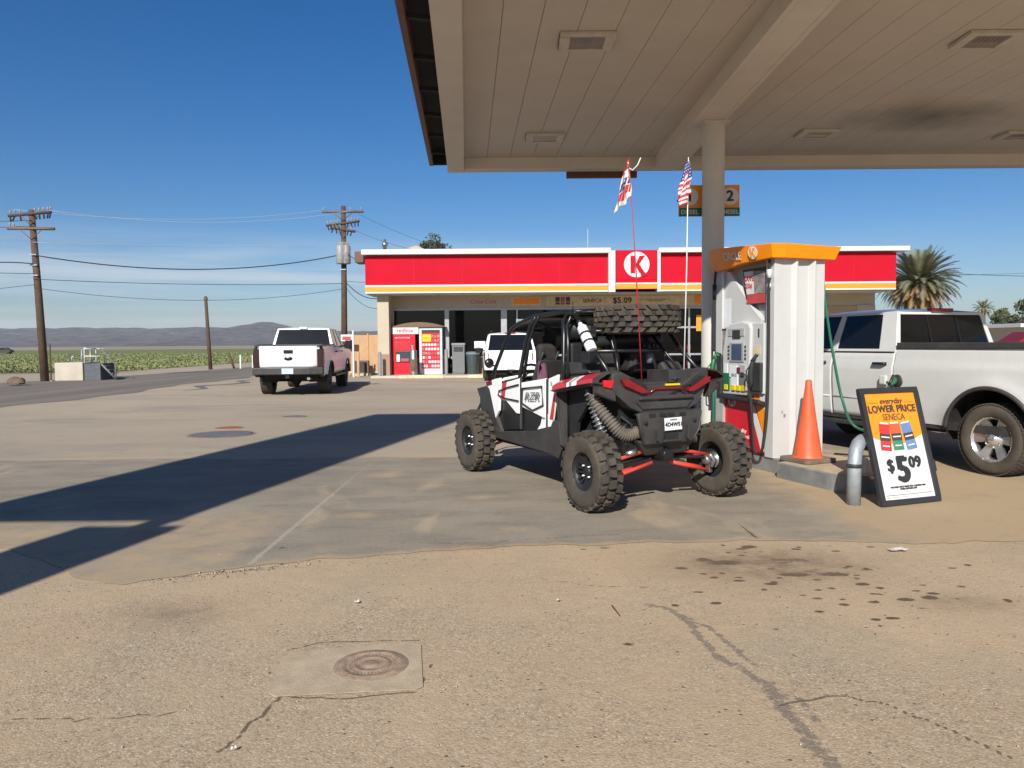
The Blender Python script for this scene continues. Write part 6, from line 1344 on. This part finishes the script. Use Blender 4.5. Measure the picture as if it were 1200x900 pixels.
def scrap(name, label, x, y, w, h, m, rz):
    mb = MB(); mb.grid([[(w*(u-.5)+random.uniform(-.1,.1)*w, h*(v-.5)+random.uniform(-.1,.1)*h, .006+.012*random.random()) for u in np.linspace(0,1,5)] for v in np.linspace(0,1,4)], smooth=False); o = mb.build(name, m, None, solid=.001); o.location = (x,y,.006); o.rotation_euler = (0,0,rz); tag(o, label, 'litter')
scrap('paper_scrap', 'flat white paper scrap lying right of the oil stains', 2.95, 5.82, .14, .07, 'paper', .1); scrap('paper_scrap', 'tiny white paper scrap left of centre in the foreground', -.98, 4.72, .035, .03, 'paper', .5); scrap('paper_scrap', 'small pale paper scrap left of the dry stick', .28, 4.72, .03, .02, 'paper', 1.); scrap('paper_scrap', 'white paper bit at the end of the foreground crack', -1.12, 2.98, .022, .014, 'paper', .3)
mb = MB(); mb.tube([(0,0,.012),(.01,-.08,.016),(.025,-.17,.012)], .0035, 6); o = mb.build('dry_stick', 'wood'); o.location = (.60,4.62,.0); tag(o, 'thin dark dry stick lying on the foreground asphalt', 'stick')
mb = MB(); random.seed(3)
for k in range(1500):
    y = 2.5+5*random.random()**1.4; x = random.uniform(-.7*y, .7*y)
    if k > 1300: x, y = random.uniform(2.4,5.5), random.uniform(5.8,8)
    if 1150 < k <= 1300: t_ = random.random(); x, y = -2.5+1.0*t_+random.gauss(0,.03), 5.20+.42*t_+random.gauss(0,.05)
    r = .0025+.005*random.random()**3+(.006*random.random() if 1150 < k <= 1300 else 0); c = Vector((x,y,r*.4+.001)); 
    V = [c+Vector((r*random.uniform(.7,1.2)*math.cos(a), r*random.uniform(.7,1.2)*math.sin(a), 0)) for a in np.linspace(0,2*PI,6)[:-1]]; tp_ = c+Vector((0,0,r*.7))
    for i in range(5): mb.face((V[i], V[(i+1)%5], tp_), random.choice((0,0,1)))
tag(mb.build('gravel', ['rock','concrete_box'], weld=False), kind='stuff')
mb = MB(); mb.tube([(4.05,9.6,.20),(4.3,9.3,.21),(4.75,9.15,.205),(5.0,9.3,.02)], .012, 6); tag(mb.build('ground_cable', 'wire'), 'thin black cable lying on the island right of the cone', 'cable')

# ------------------------------------------------------------------ light, sky, camera
EL, AZ = rad(33.3), math.atan2(.215,.977)
sun = bpy.data.lights.new('sun', 'SUN'); sun.energy = SUN_E; sun.angle = rad(.5); sun.color = SUN_C; so = bpy.data.objects.new('sun', sun); COL.objects.link(so)
d = Vector((math.sin(AZ)*math.cos(EL), math.cos(AZ)*math.cos(EL), -math.sin(EL))); so.rotation_euler = d.to_track_quat('-Z','Y').to_euler(); so.location = (-5,-20,20)
w = bpy.data.worlds.new('World'); sc.world = w; w.use_nodes = True; nt = w.node_tree; L = nt.links.new; bg = nt.nodes['Background']
sky = nt.nodes.new('ShaderNodeTexSky'); sky.sky_type = 'NISHITA'; sky.sun_disc = False; sky.sun_elevation = EL; sky.sun_rotation = AZ+PI; sky.altitude = 200; sky.air_density = 1.0; sky.dust_density = SKY_DUST; sky.ozone_density = SKY_OZ
tc = nt.nodes.new('ShaderNodeTexCoord'); mp = nt.nodes.new('ShaderNodeMapping'); mp.inputs['Scale'].default_value = (.8,.8,13.); mp.inputs['Location'].default_value = (.3,.2,.45); L(tc.outputs['Generated'], mp.inputs[0])
nz = nt.nodes.new('ShaderNodeTexNoise'); nz.inputs['Scale'].default_value = 1.9; nz.inputs['Detail'].default_value = 9; nz.inputs['Roughness'].default_value = .62; nz.inputs['Distortion'].default_value = .35; L(mp.outputs[0], nz.inputs['Vector'])
m1 = nt.nodes.new('ShaderNodeMapRange'); m1.inputs[1].default_value = .40; m1.inputs[2].default_value = .66; m1.interpolation_type = 'SMOOTHSTEP'; L(nz.outputs['Fac'], m1.inputs[0])
sp = nt.nodes.new('ShaderNodeSeparateXYZ'); L(tc.outputs['Generated'], sp.inputs[0])
m2 = nt.nodes.new('ShaderNodeMapRange'); m2.inputs[1].default_value = .08; m2.inputs[2].default_value = .15; m2.inputs[3].default_value = 1; m2.inputs[4].default_value = 0; m2.interpolation_type = 'SMOOTHSTEP'; L(sp.outputs[2], m2.inputs[0])
m3 = nt.nodes.new('ShaderNodeMapRange'); m3.inputs[1].default_value = -.15; m3.inputs[2].default_value = .35; m3.inputs[3].default_value = 1; m3.inputs[4].default_value = .25; L(sp.outputs[0], m3.inputs[0])
a1 = nt.nodes.new('ShaderNodeMath'); a1.operation = 'MULTIPLY'; L(m1.outputs[0], a1.inputs[0]); L(m2.outputs[0], a1.inputs[1]); a2 = nt.nodes.new('ShaderNodeMath'); a2.operation = 'MULTIPLY'; L(a1.outputs[0], a2.inputs[0]); L(m3.outputs[0], a2.inputs[1]); a3 = nt.nodes.new('ShaderNodeMath'); a3.operation = 'MULTIPLY'; a3.inputs[1].default_value = CLOUD; L(a2.outputs[0], a3.inputs[0])
tint = nt.nodes.new('ShaderNodeMixRGB'); tint.blend_type = 'MULTIPLY'; tint.inputs[0].default_value = 1; tint.inputs[2].default_value = SKY_TINT+(1,); hs = nt.nodes.new('ShaderNodeHueSaturation'); hs.inputs['Saturation'].default_value = SKY_SAT; hs.inputs['Value'].default_value = SKY_VAL; L(sky.outputs[0], hs.inputs['Color']); L(hs.outputs[0], tint.inputs[1])
mx = nt.nodes.new('ShaderNodeMixRGB'); mx.inputs[2].default_value = CLOUD_COL+(1,); L(a3.outputs[0], mx.inputs[0]); L(tint.outputs[0], mx.inputs[1]); L(mx.outputs[0], bg.inputs['Color']); bg.inputs['Strength'].default_value = SKY_S
cam = bpy.data.cameras.new('camera'); cam.sensor_width = 36; cam.sensor_fit = 'HORIZONTAL'; cam.lens = 27.0; cam.clip_end = 20000; cam.clip_start = .05
co = bpy.data.objects.new('camera', cam); COL.objects.link(co); th, ro = math.atan(48/900), rad(.45)
F = Vector((0,math.cos(th),-math.sin(th))); U0 = Vector((0,math.sin(th),math.cos(th))); Rv = Vector((1,0,0))*math.cos(ro)-U0*math.sin(ro); Uv = Vector((1,0,0))*math.sin(ro)+U0*math.cos(ro)
co.matrix_world = Matrix(((Rv.x,Uv.x,-F.x,0),(Rv.y,Uv.y,-F.y,0),(Rv.z,Uv.z,-F.z,1.62),(0,0,0,1))); sc.camera = co
sc.view_settings.view_transform = 'Standard'; sc.view_settings.look = 'None'; sc.view_settings.exposure = EXPO; sc.view_settings.gamma = 1; sc.view_settings.use_curve_mapping = False
sc.cycles.max_bounces = 8; sc.cycles.transparent_max_bounces = 12; sc.cycles.use_denoising = True
